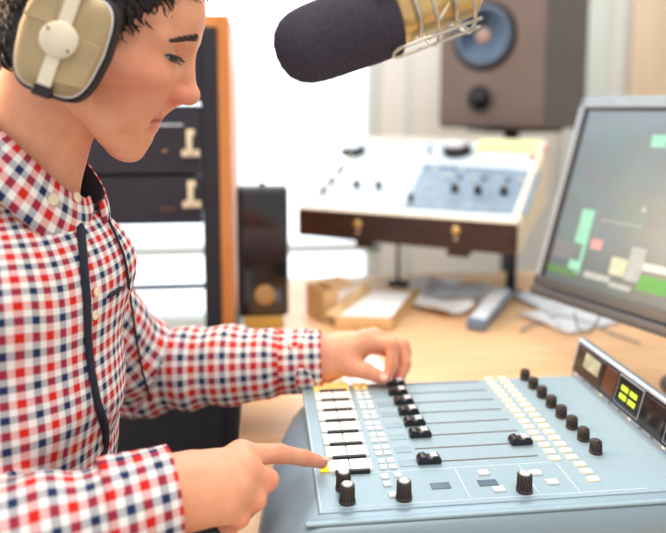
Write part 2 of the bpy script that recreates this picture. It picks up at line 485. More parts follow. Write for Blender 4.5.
rp_ = nt.nodes.new('ShaderNodeValToRGB'); rp_.color_ramp.elements[0].position = .3; rp_.color_ramp.elements[1].position = .7
rp_.color_ramp.elements[0].color = lin((228, 158, 122))+(1,); rp_.color_ramp.elements[1].color = lin((238, 172, 136))+(1,)
L(n_.outputs['Fac'], rp_.inputs[0])
def mixc(a, fac, c):
    m = nt.nodes.new('ShaderNodeMix'); m.data_type = 'RGBA'; L(a, m.inputs[6]); m.inputs[7].default_value = lin(c)+(1,); L(fac, m.inputs[0]); return m.outputs[2]
c1 = mixc(rp_.outputs[0], sp.outputs[1], (226, 128, 106)); c2 = mixc(c1, sp.outputs[0], (214, 124, 108))
c2 = mixc(c2, sp.outputs[2], (168, 78, 68)); L(c2, b_.inputs['Base Color']); b_.inputs['Roughness'].default_value = .5; b_.inputs['Specular IOR Level'].default_value = .35
b_.inputs['Subsurface Weight'].default_value = .25; b_.inputs['Subsurface Radius'].default_value = (1, .35, .2); b_.inputs['Subsurface Scale'].default_value = .006
bp = nt.nodes.new('ShaderNodeBump'); bp.inputs['Strength'].default_value = .15; bp.inputs['Distance'].default_value = .001
n3 = nt.nodes.new('ShaderNodeTexNoise'); n3.inputs['Scale'].default_value = 700; L(tc.outputs['Object'], n3.inputs['Vector']); L(n3.outputs['Fac'], bp.inputs['Height']); L(bp.outputs['Normal'], b_.inputs['Normal'])
M['skin'] = sk
person = meshobj('person', V, Q, sk, col=col)
tag(person, 'seated person in plaid shirt and headphones pointing at the mixing console', 'person')
bodyV = V
def on_body(bv, px, py, off=0.):
    r = Vector(ray(px, py)).normalized(); hit = bv.ray_cast(Vector(CAM), r)
    if hit[0] is None: return None, None
    n = hit[1] if hit[1].dot(r) < 0 else -hit[1]
    return hit[0]+n*off, n
BV = BVHTree.FromPolygons([Vector(v) for v in V], [tuple(map(int, q)) for q in Q])

# ------------------------------------------------------------------ shirt
gs = Grid((-.56, .36, .50), (.12, 1.13, 1.19), .0034)
TA = NB+np.array([-.015, 0, -.08])
CH = np.array([-.285, .715, .93]); BE = np.array([-.315, .725, .72])
Rt = [FD, SD_, [0, 0, 1]]
gs.ell(CH-SD_*.020, (.118, .162, .20), 0, Rt)
gs.ell(BE, (.120, .172, .24), .06, Rt)
gs.cone(NB+FD*.045+SD_*-.09+np.array([0, 0, -.03]), NB+FD*.045+SD_*.055+np.array([0, 0, -.035]), .050, .046, .05); gs.cone(NB+np.array([0, 0, -.02]), CH, .085, .09, .05); gs.cone(NB+np.array([-.01, 0, -.04]), SH_N, .066, .062, .05); gs.cone(NB+np.array([-.01, 0, -.05]), SH_F, .056, .054, .04)
torso_prims = gs.a.copy()
ga = Grid((-.56, .36, .50), (.12, 1.13, 1.19), .0034)
CUN = WR_N+(EL_N-WR_N)*.02; CUF = WR_F+(EL_F-WR_F)*.02
ext = lambda w_, e_: w_+nz(w_-e_)*.03
ga.cone(SH_N, EL_N, .066, .056, .02); ga.cone(EL_N, EL_N*.45+WR_N*.55, .056, .048, .02); ga.cone(EL_N*.45+WR_N*.55, ext(WR_N, EL_N), .048, .040, .02)
mF = EL_F*.5+WR_F*.5
ga.cone(SH_F, EL_F, .062, .064, .02); ga.cone(EL_F, mF, .064, .054, .02); ga.cone(mF, ext(WR_F, EL_F), .054, .040, .02)
hh = np.maximum(.03-np.abs(gs.a-ga.a), 0)/.03
gs.a = np.minimum(gs.a, ga.a)-hh*hh*.03*.25
for w_, e_, c_ in ((WR_N, EL_N, CUN), (WR_F, EL_F, CUF)):
    n_ = nz(w_-e_); q = c_+n_*.03; gs.halfspace(c_, n_, q-.07, q+.07)
# neck opening
gs.cone(H(54, 80), H(15, 206), .057, .0585, .006, 'sub')
VS, QS = gs.mesh(2)
def samp(arr, P):
    i = np.clip(np.round((P-gs.lo)/gs.h).astype(int), 0, np.array(arr.shape)-1); return arr[tuple(i.T)]
# folds
NS = vnormals(VS, QS)
def chain_par(P, pts):
    best = np.full(len(P), 9.); v = np.zeros(len(P)); ang = np.zeros(len(P)); acc = 0.
    for a, b in zip(pts[:-1], pts[1:]):
        ab = b-a; l = np.linalg.norm(ab); t = np.clip(((P-a)@ab)/l**2, 0, 1)
        d = np.linalg.norm(P-a-t[:, None]*ab, axis=1); m = d < best
        z = ab/l; rx = nz(np.array([0, 0, 1.])-z*z[2]); ry = np.cross(z, rx); D = P-a
        best[m] = d[m]; v[m] = (acc+((P-a)@z))[m]; ang[m] = np.arctan2(D@ry, D@rx)[m]; acc += l
    return best, v, ang
LN = (SH_N, EL_N, WR_N); LF = (SH_F, EL_F, WR_F)
def region(P):
    dT = samp(torso_prims, P); dA = samp(ga.a, P)
    isA = dA < dT-.002
    bN = np.linalg.norm(P-SH_N, axis=1)
    nN, vN, aN = chain_par(P, LN); nF, vF, aF = chain_par(P, LF)
    return np.where(isA, np.where(nN < nF, 1, 2), 0), (vN, aN), (vF, aF)
rg_, (vN, aN), (vF, aF) = region(VS)
disp = np.zeros(len(VS))
for i, p in enumerate(VS):
    q = Vector(p)
    n1 = noise.noise(q*9+Vector((3, 1, 7))); n2 = noise.noise(q*22)
    if rg_[i] == 0:
        # drag folds running from the far shoulder and pooling at the belly
        s = p[2]*34+p[0]*26+n1*2.5
        f = math.sin(s)*.5+.5*math.sin(s*1.9+1.3)
        k = .0062*max(0, min(1, (1.02-p[2])/.22))
        disp[i] = f*k+n2*.0018+n1*.004
    else:
        v, a = (vN[i], aN[i]) if rg_[i] == 1 else (vF[i], aF[i])
        s = v*105+math.sin(a)*1.6+n1*3.0
        bend = math.exp(-((v-.25)/.07)**2)+.55*math.exp(-((v-.47)/.06)**2)+.22
        disp[i] = (math.sin(s)*.0040+math.sin(s*.55+a)*.002)*bend+n2*.0022
VS = VS+NS*disp[:, None]
PC = VS[QS].mean(1)
rf, (vN, aN), (vF, aF) = region(PC)
UV = np.zeros((len(QS), 4, 2))
def wrap(d): return (d+PI) % (2*PI)-PI
ax0 = np.array([-.30, .72])
for c in range(4):
    P = VS[QS[:, c]]
    _, v1, a1 = chain_par(P, LN); _, v2, a2 = chain_par(P, LF)
    f = (P[:, :2]-ax0)@FD[:2]; s = (P[:, :2]-ax0)@SD_[:2]; rr = np.hypot(f, s)
    at0 = np.arctan2(s, f); fc = (PC[:, :2]-ax0); ac = np.arctan2(fc@SD_[:2], fc@FD[:2])
    ut = (ac+wrap(at0-ac))*.145; vt = P[:, 2]-rr*.75-f*.1
    uN = (aN+wrap(a1-aN))*.046; uF = (aF+wrap(a2-aF))*.050
    UV[:, c, 0] = np.where(rf == 0, ut, np.where(rf == 1, uN, uF)); UV[:, c, 1] = np.where(rf == 0, vt, np.where(rf == 1, v1, v2))
shirt = meshobj('shirt', VS, QS, M['plaid'], person, UV.reshape(-1, 2))
tag(shirt, 'red white and navy plaid cotton shirt')
SV = BVHTree.FromPolygons([Vector(v) for v in VS], [tuple(map(int, q)) for q in QS])
def uvtube(name, rings, m, parent, uscale, solid=.0025, closed=True):
    """rings of points -> band with metric UVs"""
    R_ = np.array(rings); nr, nk = R_.shape[:2]
    Vv = R_.reshape(-1, 3); qs = []; uv = []
    vl = np.concatenate([[0], np.cumsum(np.linalg.norm(np.diff(R_, axis=0), axis=2).mean(1))])
    ul = np.concatenate([[0], np.cumsum(np.linalg.norm(np.diff(np.concatenate([R_, R_[:, :1]], 1), axis=1), axis=2).mean(0))])
    for i in range(nr-1):
        for k in range(nk if closed else nk-1):
            k2 = (k+1) % nk
            qs.append((i*nk+k, i*nk+k2, (i+1)*nk+k2, (i+1)*nk+k)); uv += [(ul[k], vl[i]), (ul[k+1], vl[i]), (ul[k+1], vl[i+1]), (ul[k], vl[i+1])]
    o = meshobj(name, Vv, np.array(qs), m, parent, np.array(uv))
    md = o.modifiers.new('solid', 'SOLIDIFY'); md.thickness = solid; md.offset = 0
    return o
# cuffs
for w_, e_, c_, r_ in ((WR_N, EL_N, CUN, .0400), (WR_F, EL_F, CUF, .0395)):
    z = nz(w_-e_); rx = nz(np.array([0, 0, 1.])-z*z[2]); ry = np.cross(z, rx); rings = []
    for t in np.linspace(-.056, .006, 9):
        rr = r_+.0045-t*.05
        rings.append([c_+z*t+(rx*math.cos(a)+ry*math.sin(a))*(rr+.0012*math.sin(3*a+t*60)) for a in np.linspace(0, 2*PI, 48, endpoint=False)])
    uvtube('cuff', rings, M['plaid'], shirt, 1)
# collar: a navy stand round the neck and a plaid fall folded over it
cz = nz(np.array([.60, 0, .80])); nc0 = np.array(H(36, 139))-cz*.024; cf = nz(np.array([1., -.22, 0])-cz*(np.array([1., -.22, 0])@cz)); cs = np.cross(cz, cf)
def cring(t, out, a):
    out = out+(.016*math.exp(-((a-.55)/.5)**2) if a < PI else 0)
    return nc0+cf*math.cos(a)*(.064+out+.013*max(0, math.cos(a)))+cs*math.sin(a)*(.061+out)+cz*t
gap = .16
angs = np.linspace(gap+.12, 2*PI-gap+.42, 70)
dip = lambda a: -.020*max(0, math.cos(a))**2
std = [[cring(t+dip(a), .002+.0008*k, a) for a in angs] for k, t in enumerate((-.022, -.007, .010, .026))]
cl = uvtube('collar_stand', std, M['navy'], shirt, 1, closed=False); tag(cl, 'navy inside band of the collar')
fall = []
for k, u in enumerate(np.linspace(0, 1, 9)):
    row = []
    for a in angs:
        fr_ = max(0, math.cos(a))**3
        ln = .043+.004*fr_
        th = u*1.0
        out = .004+.0105*math.sin(min(1, u*1.3)*PI/2)+.015*u+.006*u*fr_
        row.append(cring(.026+dip(a)-ln*u+.004*math.sin(u*PI), out, a))
    fall.append(row)
cl = uvtube('collar_fall', fall, M['plaid'], shirt, 1, closed=False, solid=.003)
# navy front opening, pocket edge, buttons laid on the cloth
def strip(name, pts, wid, m, off=.0015, lab=None):
    ctr = []
    for i in range(len(pts)-1):
        for k in range(6):
            t = k/6; px, py = pts[i][0]*(1-t)+pts[i+1][0]*t, pts[i][1]*(1-t)+pts[i+1][1]*t
            ctr.append((px, py))
    ctr.append(pts[-1]); rows = []
    for i, (px, py) in enumerate(ctr):
        p, n = on_body(SV, px, py, off)
        if p is None: continue
        rows.append((p, n))
    out = []
    for i, (p, n) in enumerate(rows):
        t = (rows[min(i+1, len(rows)-1)][0]-rows[max(i-1, 0)][0]).normalized(); sd = t.cross(n).normalized()
        w_ = wid*(1 if 0 < i < len(rows)-1 else .4)
        pr = []
        for k in (-1, -.5, 0, .5, 1):
            if name == 'pocket_trim': pr.append(p+sd*k*w_+n*(.001*(1-abs(k)))); continue
            c = p+sd*k*w_; h_ = SV.find_nearest(c); nn_ = h_[1] if h_[1].dot(n) > 0 else -h_[1]
            pr.append(h_[0]+nn_*(off+.0012*(1-abs(k))))
        out.append(pr)
    o = uvtube(name, out, m, shirt, 1, .0016, closed=False)
    if lab: tag(o, lab)
    return o
strip('front_opening', [(75, 216), (80, 230), (83, 265), (86, 300), (87, 340), (91, 375), (97, 405), (104, 425), (106, 446), (100, 462)], .0048, M['navy'], lab='dark navy lining showing along the open front edge')
strip('pocket_trim', [(106, 297), (121, 287)], .0026, M['navy'], lab='dark blue pocket edge')
def sbutton(px, py, r=.0058, bv=SV):
    p, n = on_body(bv, px, py, .002)
    if p is None: return
    m = MB().lathe([(r, 0), (r, .0014), (r*.8, .0022), (r*.6, .0015), (.001, .0015)], p, n, 20)
    o = m.build('button', M['button'], None); o.parent = shirt
for p in ((93, 315), (95, 292), ): sbutton(*p, r=.0045)
fv = np.array(fall).reshape(-1, 3); nk = len(angs)
FV = BVHTree.FromPolygons([Vector(v) for v in fv], [(i*nk+k, i*nk+k+1, (i+1)*nk+k+1, (i+1)*nk+k) for i in range(8) for k in range(nk-1)])
for p in ((52, 200), (75, 198)): sbutton(*p, bv=FV)

# ------------------------------------------------------------------ hair, brows, lashes, nails
gh = Grid((-.42, .61, 1.15), (.02, .83, 1.48), .0022)
gh.ell(H(104, -12), (.110, .083, .099), 0, RH)
gh.ell(H(40, 40), (.045, .066, .045), .02, RH)
o1 = np.array(H(157, 22)); l1 = nz(np.array(H(205, -4))-np.array(H(129, 50))); n1 = np.array([-l1[2], 0, l1[0]])
if n1[2] > 0: n1 = -n1
hfront = gh.a.copy()
X, Y, Z = np.meshgrid(*gh.ax, indexing='ij', sparse=True)
dA = (X-o1[0])*n1[0]+(Z-o1[2])*n1[2]
p2 = np.array(H(96, 60)); n2 = nz(np.array([1., 0, .35])); dB = (X-p2[0])*n2[0]+(Z-p2[2])*n2[2]
p3 = np.array(H(40, 74)); n3 = nz(np.array([-.25, 0, -1.])); dC = (X-p3[0])*n3[0]+(Z-p3[2])*n3[2]
keep = np.minimum(dA, np.maximum(dB, dC))
nzv = .0022*np.sin(X*900+Z*260+np.sin(Y*300)*1.5)*np.sin(Y*480+Z*320+X*90)
gh.a = np.maximum(gh.a, keep+nzv*1.5).astype(np.float32)+nzv.astype(np.float32)
VH, QH = gh.mesh(1)
hair = meshobj('hair', VH, QH, M['hair'], person)
hs = MB()
HV = BVHTree.FromPolygons([Vector(v) for v in VH], [tuple(map(int, q)) for q in QH])
hn = vnormals(VH, QH)
sel = rng.choice(len(VH), 3600, replace=False)
for i in sel:
    p = Vector(VH[i]); n = Vector(hn[i])
    fl = Vector((.75, (VH[i][1]-HY)*3.0, -.65)); fl = (fl-n*fl.dot(n))
    if fl.length < 1e-4: continue
    fl.normalize(); l = random.uniform(.008, .015); q = Vector((random.uniform(-.3, .3), random.uniform(-.3, .3), random.uniform(-.3, .3)))
    d = (fl+q*.45+n*.12).normalized()
    hs.tube([p-n*.001, p+d*l*.5+n*.0015, p+d*l-n*.0006], [.0011, .0009, .0002], 4)
hl = hs.build('hair_locks', M['hair'], None); hl.parent = hair
def mir(p): return Vector((p[0], 2*HY-p[1], p[2]))
def brow(s):
    b = MB()
    for k in range(190):
        t = random.random(); px = 172.5+25.5*t; py = 42.0-3.2*math.sin(t*2.0)+random.uniform(-1, 1)*(.5+2.6*t)
        p, n = on_body(BV, px, py)
        if p is None: continue
        d = Vector((-.6, -.2, .28)); d = (d-n*d.dot(n)).normalized()
        q = [p-n*.0004, p+d*.003+n*.0009, p+d*.0065+n*.0002]
        if s > 0: q = [mir(v) for v in q]
        b.tube(q, [.0007, .0006, .00015], 4)
    o = b.build('eyebrow', M['brow'], None); o.parent = person
brow(-1); brow(1)
eyem = mat('eye_dark', (52, 44, 44), .15, var=0)
white = mat('eye_white', (176, 168, 162), .2, var=0)
def lidstrip(s, top, bot, m, name, off):
    b = MB(); r0 = []; r1 = []
    for (x0, y0), (x1, y1) in zip(top, bot):
        p, n = on_body(BV, x0, y0, off); q, n2 = on_body(BV, x1, y1, off)
        if p is None or q is None: continue
        if s > 0: p, q = mir(p), mir(q)
        r0.append(p); r1.append(q)
    o = b.loft([r0, r1], closed=False, caps=False).build(name, m, None, solid=.0005); o.parent = person
for s in (-1, 1):
    up = [(164.5, 55.5), (167, 55), (170, 55.6), (173, 56.6), (176, 57.6), (179, 58.8), (181, 60)]
    lo = [(164.7, 56.4), (167.5, 58.8), (170.5, 60.8), (173.5, 62.0), (176.3, 62.4), (179, 61.8), (181, 60.6)]
    lidstrip(s, up, lo, white, 'eye', .0006)
    lidstrip(s, [(169, 55.7), (171, 56), (173, 56.8), (175.5, 57.6), (177.5, 58.4)], [(169.6, 60), (171.3, 61), (173.4, 61.7), (175.3, 61.9), (177.2, 61.6)], eyem, 'iris', .0010)
    lidstrip(s, [(x, y-1.6) for x, y in up], [(x, y+.5) for x, y in up], eyem, 'upper_lash', .0016)
    b = MB()
    for (x, y) in lo[1:] + up[1:]:
        for j in range(2):
            p, n = on_body(BV, x+random.uniform(-.8, .8), y+random.uniform(-.3, .3), .001)
            if p is None: continue
            d = (n+Vector((.5, 0, -.5))).normalized(); q = [p, p+d*.0025, p+d*.005+Vector((0, 0, -.0008))]
            if s > 0: q = [mir(v) for v in q]
            b.tube(q, [.0004, .0003, .0001], 4)
    o = b.build('eyelashes', M['hair'], None); o.parent = person
nail = mat('fingernail', (240, 190, 170), .25, var=.04)
def fnail(tip, prev, up, r=.0048):
    tip = np.array(tip); d = nz(tip-np.array(prev)); u = nz(np.array(up)-d*(np.array(up)@d))
    hit = BV.ray_cast(Vector(tip+u*.02), Vector(-u))
    if hit[0] is None: return
    p = np.array(hit[0]); s_ = np.cross(d, u); rows = []
    for a in np.linspace(-1, 1, 7):
        rows.append([tuple(p+d*(r*1.25*b_)+s_*r*a*(1-.25*abs(b_)**3)-u*(.0022*a*a+.0006*b_*b_)+u*.0006) for b_ in np.linspace(-1, 1, 7)])
    o = MB().loft(rows, closed=False, caps=False).build('fingernail', nail, None, solid=.0006); o.parent = person
fnail(R_F[0][0][3], R_F[0][0][2], (0, -.1, 1)); fnail(L_T[0][3], L_T[0][2], (.2, -.9, .5), .0055); fnail(L_F[0][0][3], L_F[0][0][2], (1, -.5, 0)); fnail(L_F[1][0][3], L_F[1][0][2], (1, -.3, 0))

# ------------------------------------------------------------------ trousers, shoes, stool
gt = Grid((-.55, .42, .05), (.42, 1.08, .70), .007)
hipc = np.array([-.35, .745, .56])
gt.ell(hipc, (.13, .185, .12), 0, Rt)
legs = []
for s in (-1, 1):
    hp = hipc+SD_*.085*s+np.array([.02, 0, -.01]); kn_ = hp+np.array([.40, .06+.05*s, -.03]); an_ = np.array([kn_[0]+.02, kn_[1], .10])
    gt.cone(hp, kn_, .085, .062, .04); gt.cone(kn_, an_, .062, .048, .03); legs.append(an_)
VT, QT = gt.mesh(2)
tr = meshobj('trousers', VT, QT, M['trouser'], person); tag(tr, 'dark charcoal trousers')
for a in legs:
    gg = Grid(a-np.array([.1, .07, .10]), a+np.array([.24, .07, .06]), .006)
    gg.ell(a+np.array([.0, 0, -.06]), (.055, .042, .04), 0); gg.ell(a+np.array([.10, 0, -.068]), (.10, .045, .032), .04); gg.cone(a+np.array([0, 0, .0]), a+np.array([0, 0, -.05]), .042, .042, .02)
    gg.halfspace(np.array([0, 0, .001]), np.array([0, 0, -1.]), gg.lo, gg.lo+.4)
    v_, q_ = gg.mesh(1); meshobj('shoe', v_, q_, M['shoe'], person)
sto = thing('studio_stool', 'round black studio stool under the seated person', 'stool', (-.37, .74, 0))
MB().lathe([(.02, -.06), (.19, -.055), (.20, -.03), (.19, -.004), (.10, 0)], (-.37, .74, .428), (0, 0, 1), 36).build('seat', M['rackblack'], sto)
MB().tube([(-.37, .74, .05), (-.37, .74, .372)], .028, 16).build('column', M['alu'], sto)
MB().lathe([(.22, 0), (.22, .02), (.05, .05)], (-.37, .74, 0), (0, 0, 1), 36).build('base', M['rackblack'], sto)

# ------------------------------------------------------------------ headphones
hp_ = thing('headphones', 'champagne silver studio headphones with black cushions on the person', 'headphones', H(100, 45))
def cup(s):
    o = np.array(H(93, 52, s*.085)) if s > 0 else at(68, 43, HY-.092)
    if s > 0: o = np.array([at(68, 43, HY-.092)[0], HY+.092, at(68, 43, HY-.092)[2]])
    tl = math.radians(21)
    u = np.array([math.cos(tl), 0, -math.sin(tl)*0+.0]); 
    u = np.array([math.cos(tl), 0, math.sin(tl)*-1]); v = np.array([math.sin(tl), 0, math.cos(tl)]); w_ = np.array([0, s, 0.])
    f = frame(o, u, v, w_)
    def outline(sc, pw=4.4, n=56):
        pts = []
        for k in range(n):
            a = 2*PI*k/n; c, s_ = math.cos(a), math.sin(a)
            x = .0398*math.copysign(abs(c)**(2/pw), c); y = .0500*math.copysign(abs(s_)**(2/pw), s_)
            x *= 1.0-.18*max(0, -y/.0515)**1.2-.04*max(0, y/.0515)      # narrower below
            pts.append((x*sc, y*sc))
        return pts
    def ring(sc, h): return [f(a, b, h) for a, b in outline(sc)]
    MB().loft([ring(.93, .014), ring(.95, .018), ring(.90, .0215), ring(.6, .0235), ring(.05, .024)]).build('ear_shell', M['silver'], hp_)
    MB().loft([ring(.99, .004), ring(1.03, .006), ring(1.035, .012), ring(.99, .0165), ring(.94, .017)]).build('shell_rim', M['rubber'], hp_)
    MB().loft([ring(.950, .0155), ring(.962, .0172), ring(.950, .0188), ring(.940, .0188)]).build('bright_edge', M['paper'], hp_)
    MB().loft([ring(.84, -.010), ring(1.0, -.008), ring(1.04, .0), ring(1.02, .006), ring(.85, .0065)]).build('cushion', M['rubber'], hp_)
    # yoke bar with pivot hub, tilted across the shell
    ya = math.radians(90); d = (math.cos(ya), math.sin(ya)); nn = (-d[1], d[0])
    hx, hy = 0, 0
    def yb(t, c, h): return f(hx+d[0]*t+nn[0]*c, hy+d[1]*t+nn[1]*c, h)
    MB().box((-.046, -.0062, .0235), (.066, .0062, .0275), yb).build('yoke_bar', M['cream'], hp_, .0012)
    MB().lathe([(.0165, 0), (.0165, .0045), (.0150, .006), (.001, .006)], f(hx, hy, .0235), w_, 32).build('pivot_hub', M['cream'], hp_)
    for t in (-.011, .011):
        MB().lathe([(.0014, 0), (.0014, .0008)], yb(t*.6, t, .0294), w_, 10).build('hub_screw', M['slotbrown'], hp_)
    MB().box((-.0525, -.0078, .016), (-.042, .0078, .0285), yb).build('end_block', M['black'], hp_, .001)
    MB().box((.048, -.0085, .022), (.070, .0085, .0290), yb).build('slider_block', M['black'], hp_, .001)
    # raised facets of the shell
    MB().prism([f(-.036, .010, .0222), f(-.010, .010, .0232), f(-.012, .034, .0226), f(-.030, .036, .0216)], w_*.0016).build('facet', M['silver'], hp_, .0008)
    MB().prism([f(.012, .008, .0232), f(.036, .006, .0222), f(.031, -.034, .0216), f(.004, -.037, .0226)], w_*.0012).build('facet', M['silver'], hp_, .0008)
    return f, yb
fN, yN = cup(-1); fFar, yF = cup(1)
# headband over the crown
tN = yN(.066, 0, .0255); tF = yF(.066, 0, .0255); top = np.array(H(112, -132))
rb_ = []
for k in range(25):
    t = k/24; a = PI*t
    base = tN*(1-t)+tF*t; p = base+(top-(tN+tF)/2)*math.sin(a)**.8
    p[1] = (tN[1]+tF[1])/2-math.cos(a)*abs(tF[1]-tN[1])/2*(1+.03*math.sin(a))
    tg = np.array([0, math.sin(a), math.cos(a)]); sd = np.array([1, 0, -.2]); nrm = np.cross(tg, sd)
    rb_.append([tuple(p+sd*.014*x_+nz(nrm)*.0035*y_) for x_, y_ in ((-1, -1), (1, -1), (1, 1), (-1, 1))])
MB().loft(rb_).build('headband', M['black'], hp_, .001)
# lead from the far cup running down the shirt
cb = []
for i, (px, py) in enumerate(((104, 216), (113, 235), (121, 255), (124, 268), (126, 285), (131, 315), (136, 345), (142, 372), (150, 400), (158, 420))):
    p, n = on_body(SV, px, py, .003); 
    if p is not None: cb.append(tuple(p))
c0 = fFar(0, -.05, .006)
if cb: MB().tube([tuple(c0), tuple(at(66, 140, HY+.11)), tuple(at(72, 175, HY+.11)), tuple(at(84, 198, HY+.10))]+cb, .0016, 8).build('lead', M['cableblack'], hp_)

# ================================================================== SETTING
def box_obj(name, lo, hi, m, parent=None, bevel=0., kind=None):
    return MB().box(lo, hi).build(name, m, parent, bevel, kind=kind)
YB = 2.6
box_obj('floor', (-2.2, -1.0, -.05), (2.4, YB+.15, 0), M['floor'], kind='structure')
# back wall with a wide window opening
WX0, WX1, WZ0, WZ1 = -1.9, .47, .34, 2.3
wb = MB()
wb.box((-2.2, YB, 0), (WX0, YB+.15, 2.7)); wb.box((WX1, YB, 0), (2.4, YB+.15, 2.7))
wb.box((WX0, YB, 0), (WX1, YB+.15, WZ0)); wb.box((WX0, YB, WZ1), (WX1, YB+.15, 2.7))
wb.build('wall_back', M['wall'], kind='structure')
box_obj('wall_right', (2.25, -1.0, 0), (2.4, YB, 2.7), M['walltint'], kind='structure')
win = bpy.data.objects.new('window_1', None); win.location = ((WX0+WX1)/2, YB+.05, WZ0); C.objects.link(win); win['kind'] = 'structure'
wf = MB()
for lo, hi in (((WX0, YB-.01, WZ0), (WX0+.06, YB+.07, WZ1)), ((WX1-.06, YB-.01, WZ0), (WX1, YB+.07, WZ1)), ((WX0, YB-.01, WZ1-.06), (WX1, YB+.07, WZ1)), ((WX0, YB-.01, WZ0), (WX1, YB+.07, WZ0+.05)), ((-.80, YB-.01, WZ0), (-.74, YB+.07, WZ1)), ((WX0, YB-.01, .640), (WX1, YB+.07, .675))):
    wf.box(lo, hi)
wf.build('window_frame', M['winframe'], win, .006)
glass = mat('window_glass', (245, 250, 252), .02, var=0, trans=1.); glass.node_tree.nodes['Principled BSDF'].inputs['IOR'].default_value = 1.02
MB().box((WX0+.05, YB+.03, WZ0+.04), (WX1-.05, YB+.034, WZ1-.05)).build('window_pane', glass, win)
MB().box((WX0-.05, YB-.14, WZ0-.035), (WX1+.05, YB+.02, WZ0)).build('window_sill', M['wall'], win, .006)
box_obj('trim_1', (WX1+.0, YB-.02, .34), (WX1+.10, YB, 2.4), M['wall'], kind='structure', bevel=.004)
box_obj('baseboard_back', (-2.2, YB-.02, 0), (2.25, YB, .09), M['wall'], kind='structure', bevel=.004)
# acoustic board on the right of the back wall
ab = thing('acoustic_board', 'pale birch acoustic board on the wall behind the flat monitor', 'wall board', (1.85, YB-.035, 0))
MB().box((1.50, YB-.05, 0.001), (2.2, YB-.021, 2.3)).build('board', M['panelwood'], ab, .006)
MB().box((1.22, YB-.045, 0.001), (1.40, YB-.021, 2.3)).build('fabric_strip', M['walltint'], ab, .01)

# ================================================================== DESK
TZ = .75
dk = thing('desk', 'light orange wooden studio desk under the mixing console', 'desk', (.6, 1.1, 0))
MB().box((-.042, .30, TZ-.035), (1.75, 1.80, TZ)).build('desktop', M['desk'], dk, .004)
for x, y in ((.03, .36), (1.68, .36), (.03, 1.73), (1.68, 1.73)):
    MB().box((x-.03, y-.03, 0), (x+.03, y+.03, TZ-.035)).build('leg', M['alu'], dk, .003)
MB().box((.0, 1.70, .35), (1.7, 1.715, TZ-.035)).build('modesty_panel', M['desk'], dk)

# ================================================================== MIXING CONSOLE
ZS = .82
mx = thing('mixing_console', 'large pale blue grey broadcast mixing console on the desk', 'mixing console', (.25, .76, TZ))
def xfront(Y): return -.016+.050*max(0, (Y-.60)/.31)**1.7
prof = [(0, 0), (.002, .018), (.008, .032), (.019, .045), (.033, .055), (.050, .062), (.066, .066)]
rings = []
for Y, dz, di in ((.578, .028, .016), (.582, .014, .008), (.588, .0055, .003), (.596, .0012, 0), (.605, 0, 0), (.66, 0, 0), (.72, 0, 0), (.78, 0, 0), (.84, 0, 0), (.88, 0, .001), (.90, .001, .008), (.909, .003, .017), (.914, .008, .026), (.917, .018, .036)):
    ring = []; zb = TZ+.002; x0 = xfront(Y)+di
    zt = ZS-dz
    for px_, pz in prof:
        ring.append((x0+px_, Y, zb+.004+(zt-zb-.004)*pz/.066))
    ring.append((x0+.10, Y, zt)); ring.append((.30, Y, zt)); ring.append((.46, Y, zt)); ring.append((.555, Y, zt)); ring.append((.56, Y, zb)); ring.append((x0+.01, Y, zb))
    rings.append(ring)
body = MB().loft(rings).build('body', M['mixbody'], mx)
panel = MB().box((.050, .606, ZS-.002), (.4555, .902, ZS+.0012)).build('top_panel', M['mixpanel'], mx, .0008)
PZ = ZS+.0012
SY = [.896-.0298*i for i in range(8)]
def obox(name, x0, x1, y0, y1, z1, m, bev=.0006, z0=None):
    return MB().box((x0, y0, PZ-.001 if z0 is None else z0), (x1, y1, z1)).build(name, m, mx, bev)
# wide white channel keys with black gaps
k0 = {}
def rep(key, make, x, y, m):
    """first call builds a part, later calls copy it"""
    kk = (key, m.name)
    if kk not in k0:
        o = make(x, y); k0[kk] = (o, x, y); return o
    o, ox, oy = k0[kk]; return copy_part(o, mx, (x-ox, y-oy, 0))
for i, y in enumerate(SY):
    mk = M['keyamber'] if i == 0 else M['key']
    for xx in (.066, .0915):
        rep('channel_key', lambda a, b: obox('channel_key', a, a+.0245, b-.013, b+.0105, PZ+.0035, mk, .001), xx, y, mk)
    rep('key_gap', lambda a, b: obox('key_gap', a, a+.0385, b, b+.0042, PZ+.0042, M['slot'], .0003), .0735, y-.0165, M['slot'])
p_ = onz(324, 470, PZ)
obox('amber_lamp', p_[0]-.004, p_[0]+.005, p_[1]-.004, p_[1]+.004, PZ+.0045, M['amberlamp'], .001)
# small buttons beside the keys
for i, y in enumerate(SY):
    for j in range(2):
        for r_ in range(2):
            mm = M['button_w'] if i else M['keyamber']
            rep('small_button', lambda a, b: obox('small_button', a, a+.0085, b-.0045, b+.0045, PZ+.002, mm, .0008), .124+j*.0105, y+.006-r_*.0125, mm)
    rep('channel_display', lambda a, b: obox('channel_display', a, a+.020, b-.007, b+.007, PZ+.0006, M['lcd'], .0002), .1485, y, M['lcd'])
for x, y in ((.124, .660), (.136, .660), (.124, .646), (.136, .646), (.124, .630), (.128, .655)):
    pass
for x, y in ((.122, .662), (.137, .664), (.122, .648), (.137, .650), (.124, .628)):
    rep('small_button', lambda a, b: obox('small_button', a, a+.0085, b-.0045, b+.0045, PZ+.002, M['button_w'], .0008), x, y, M['button_w'])
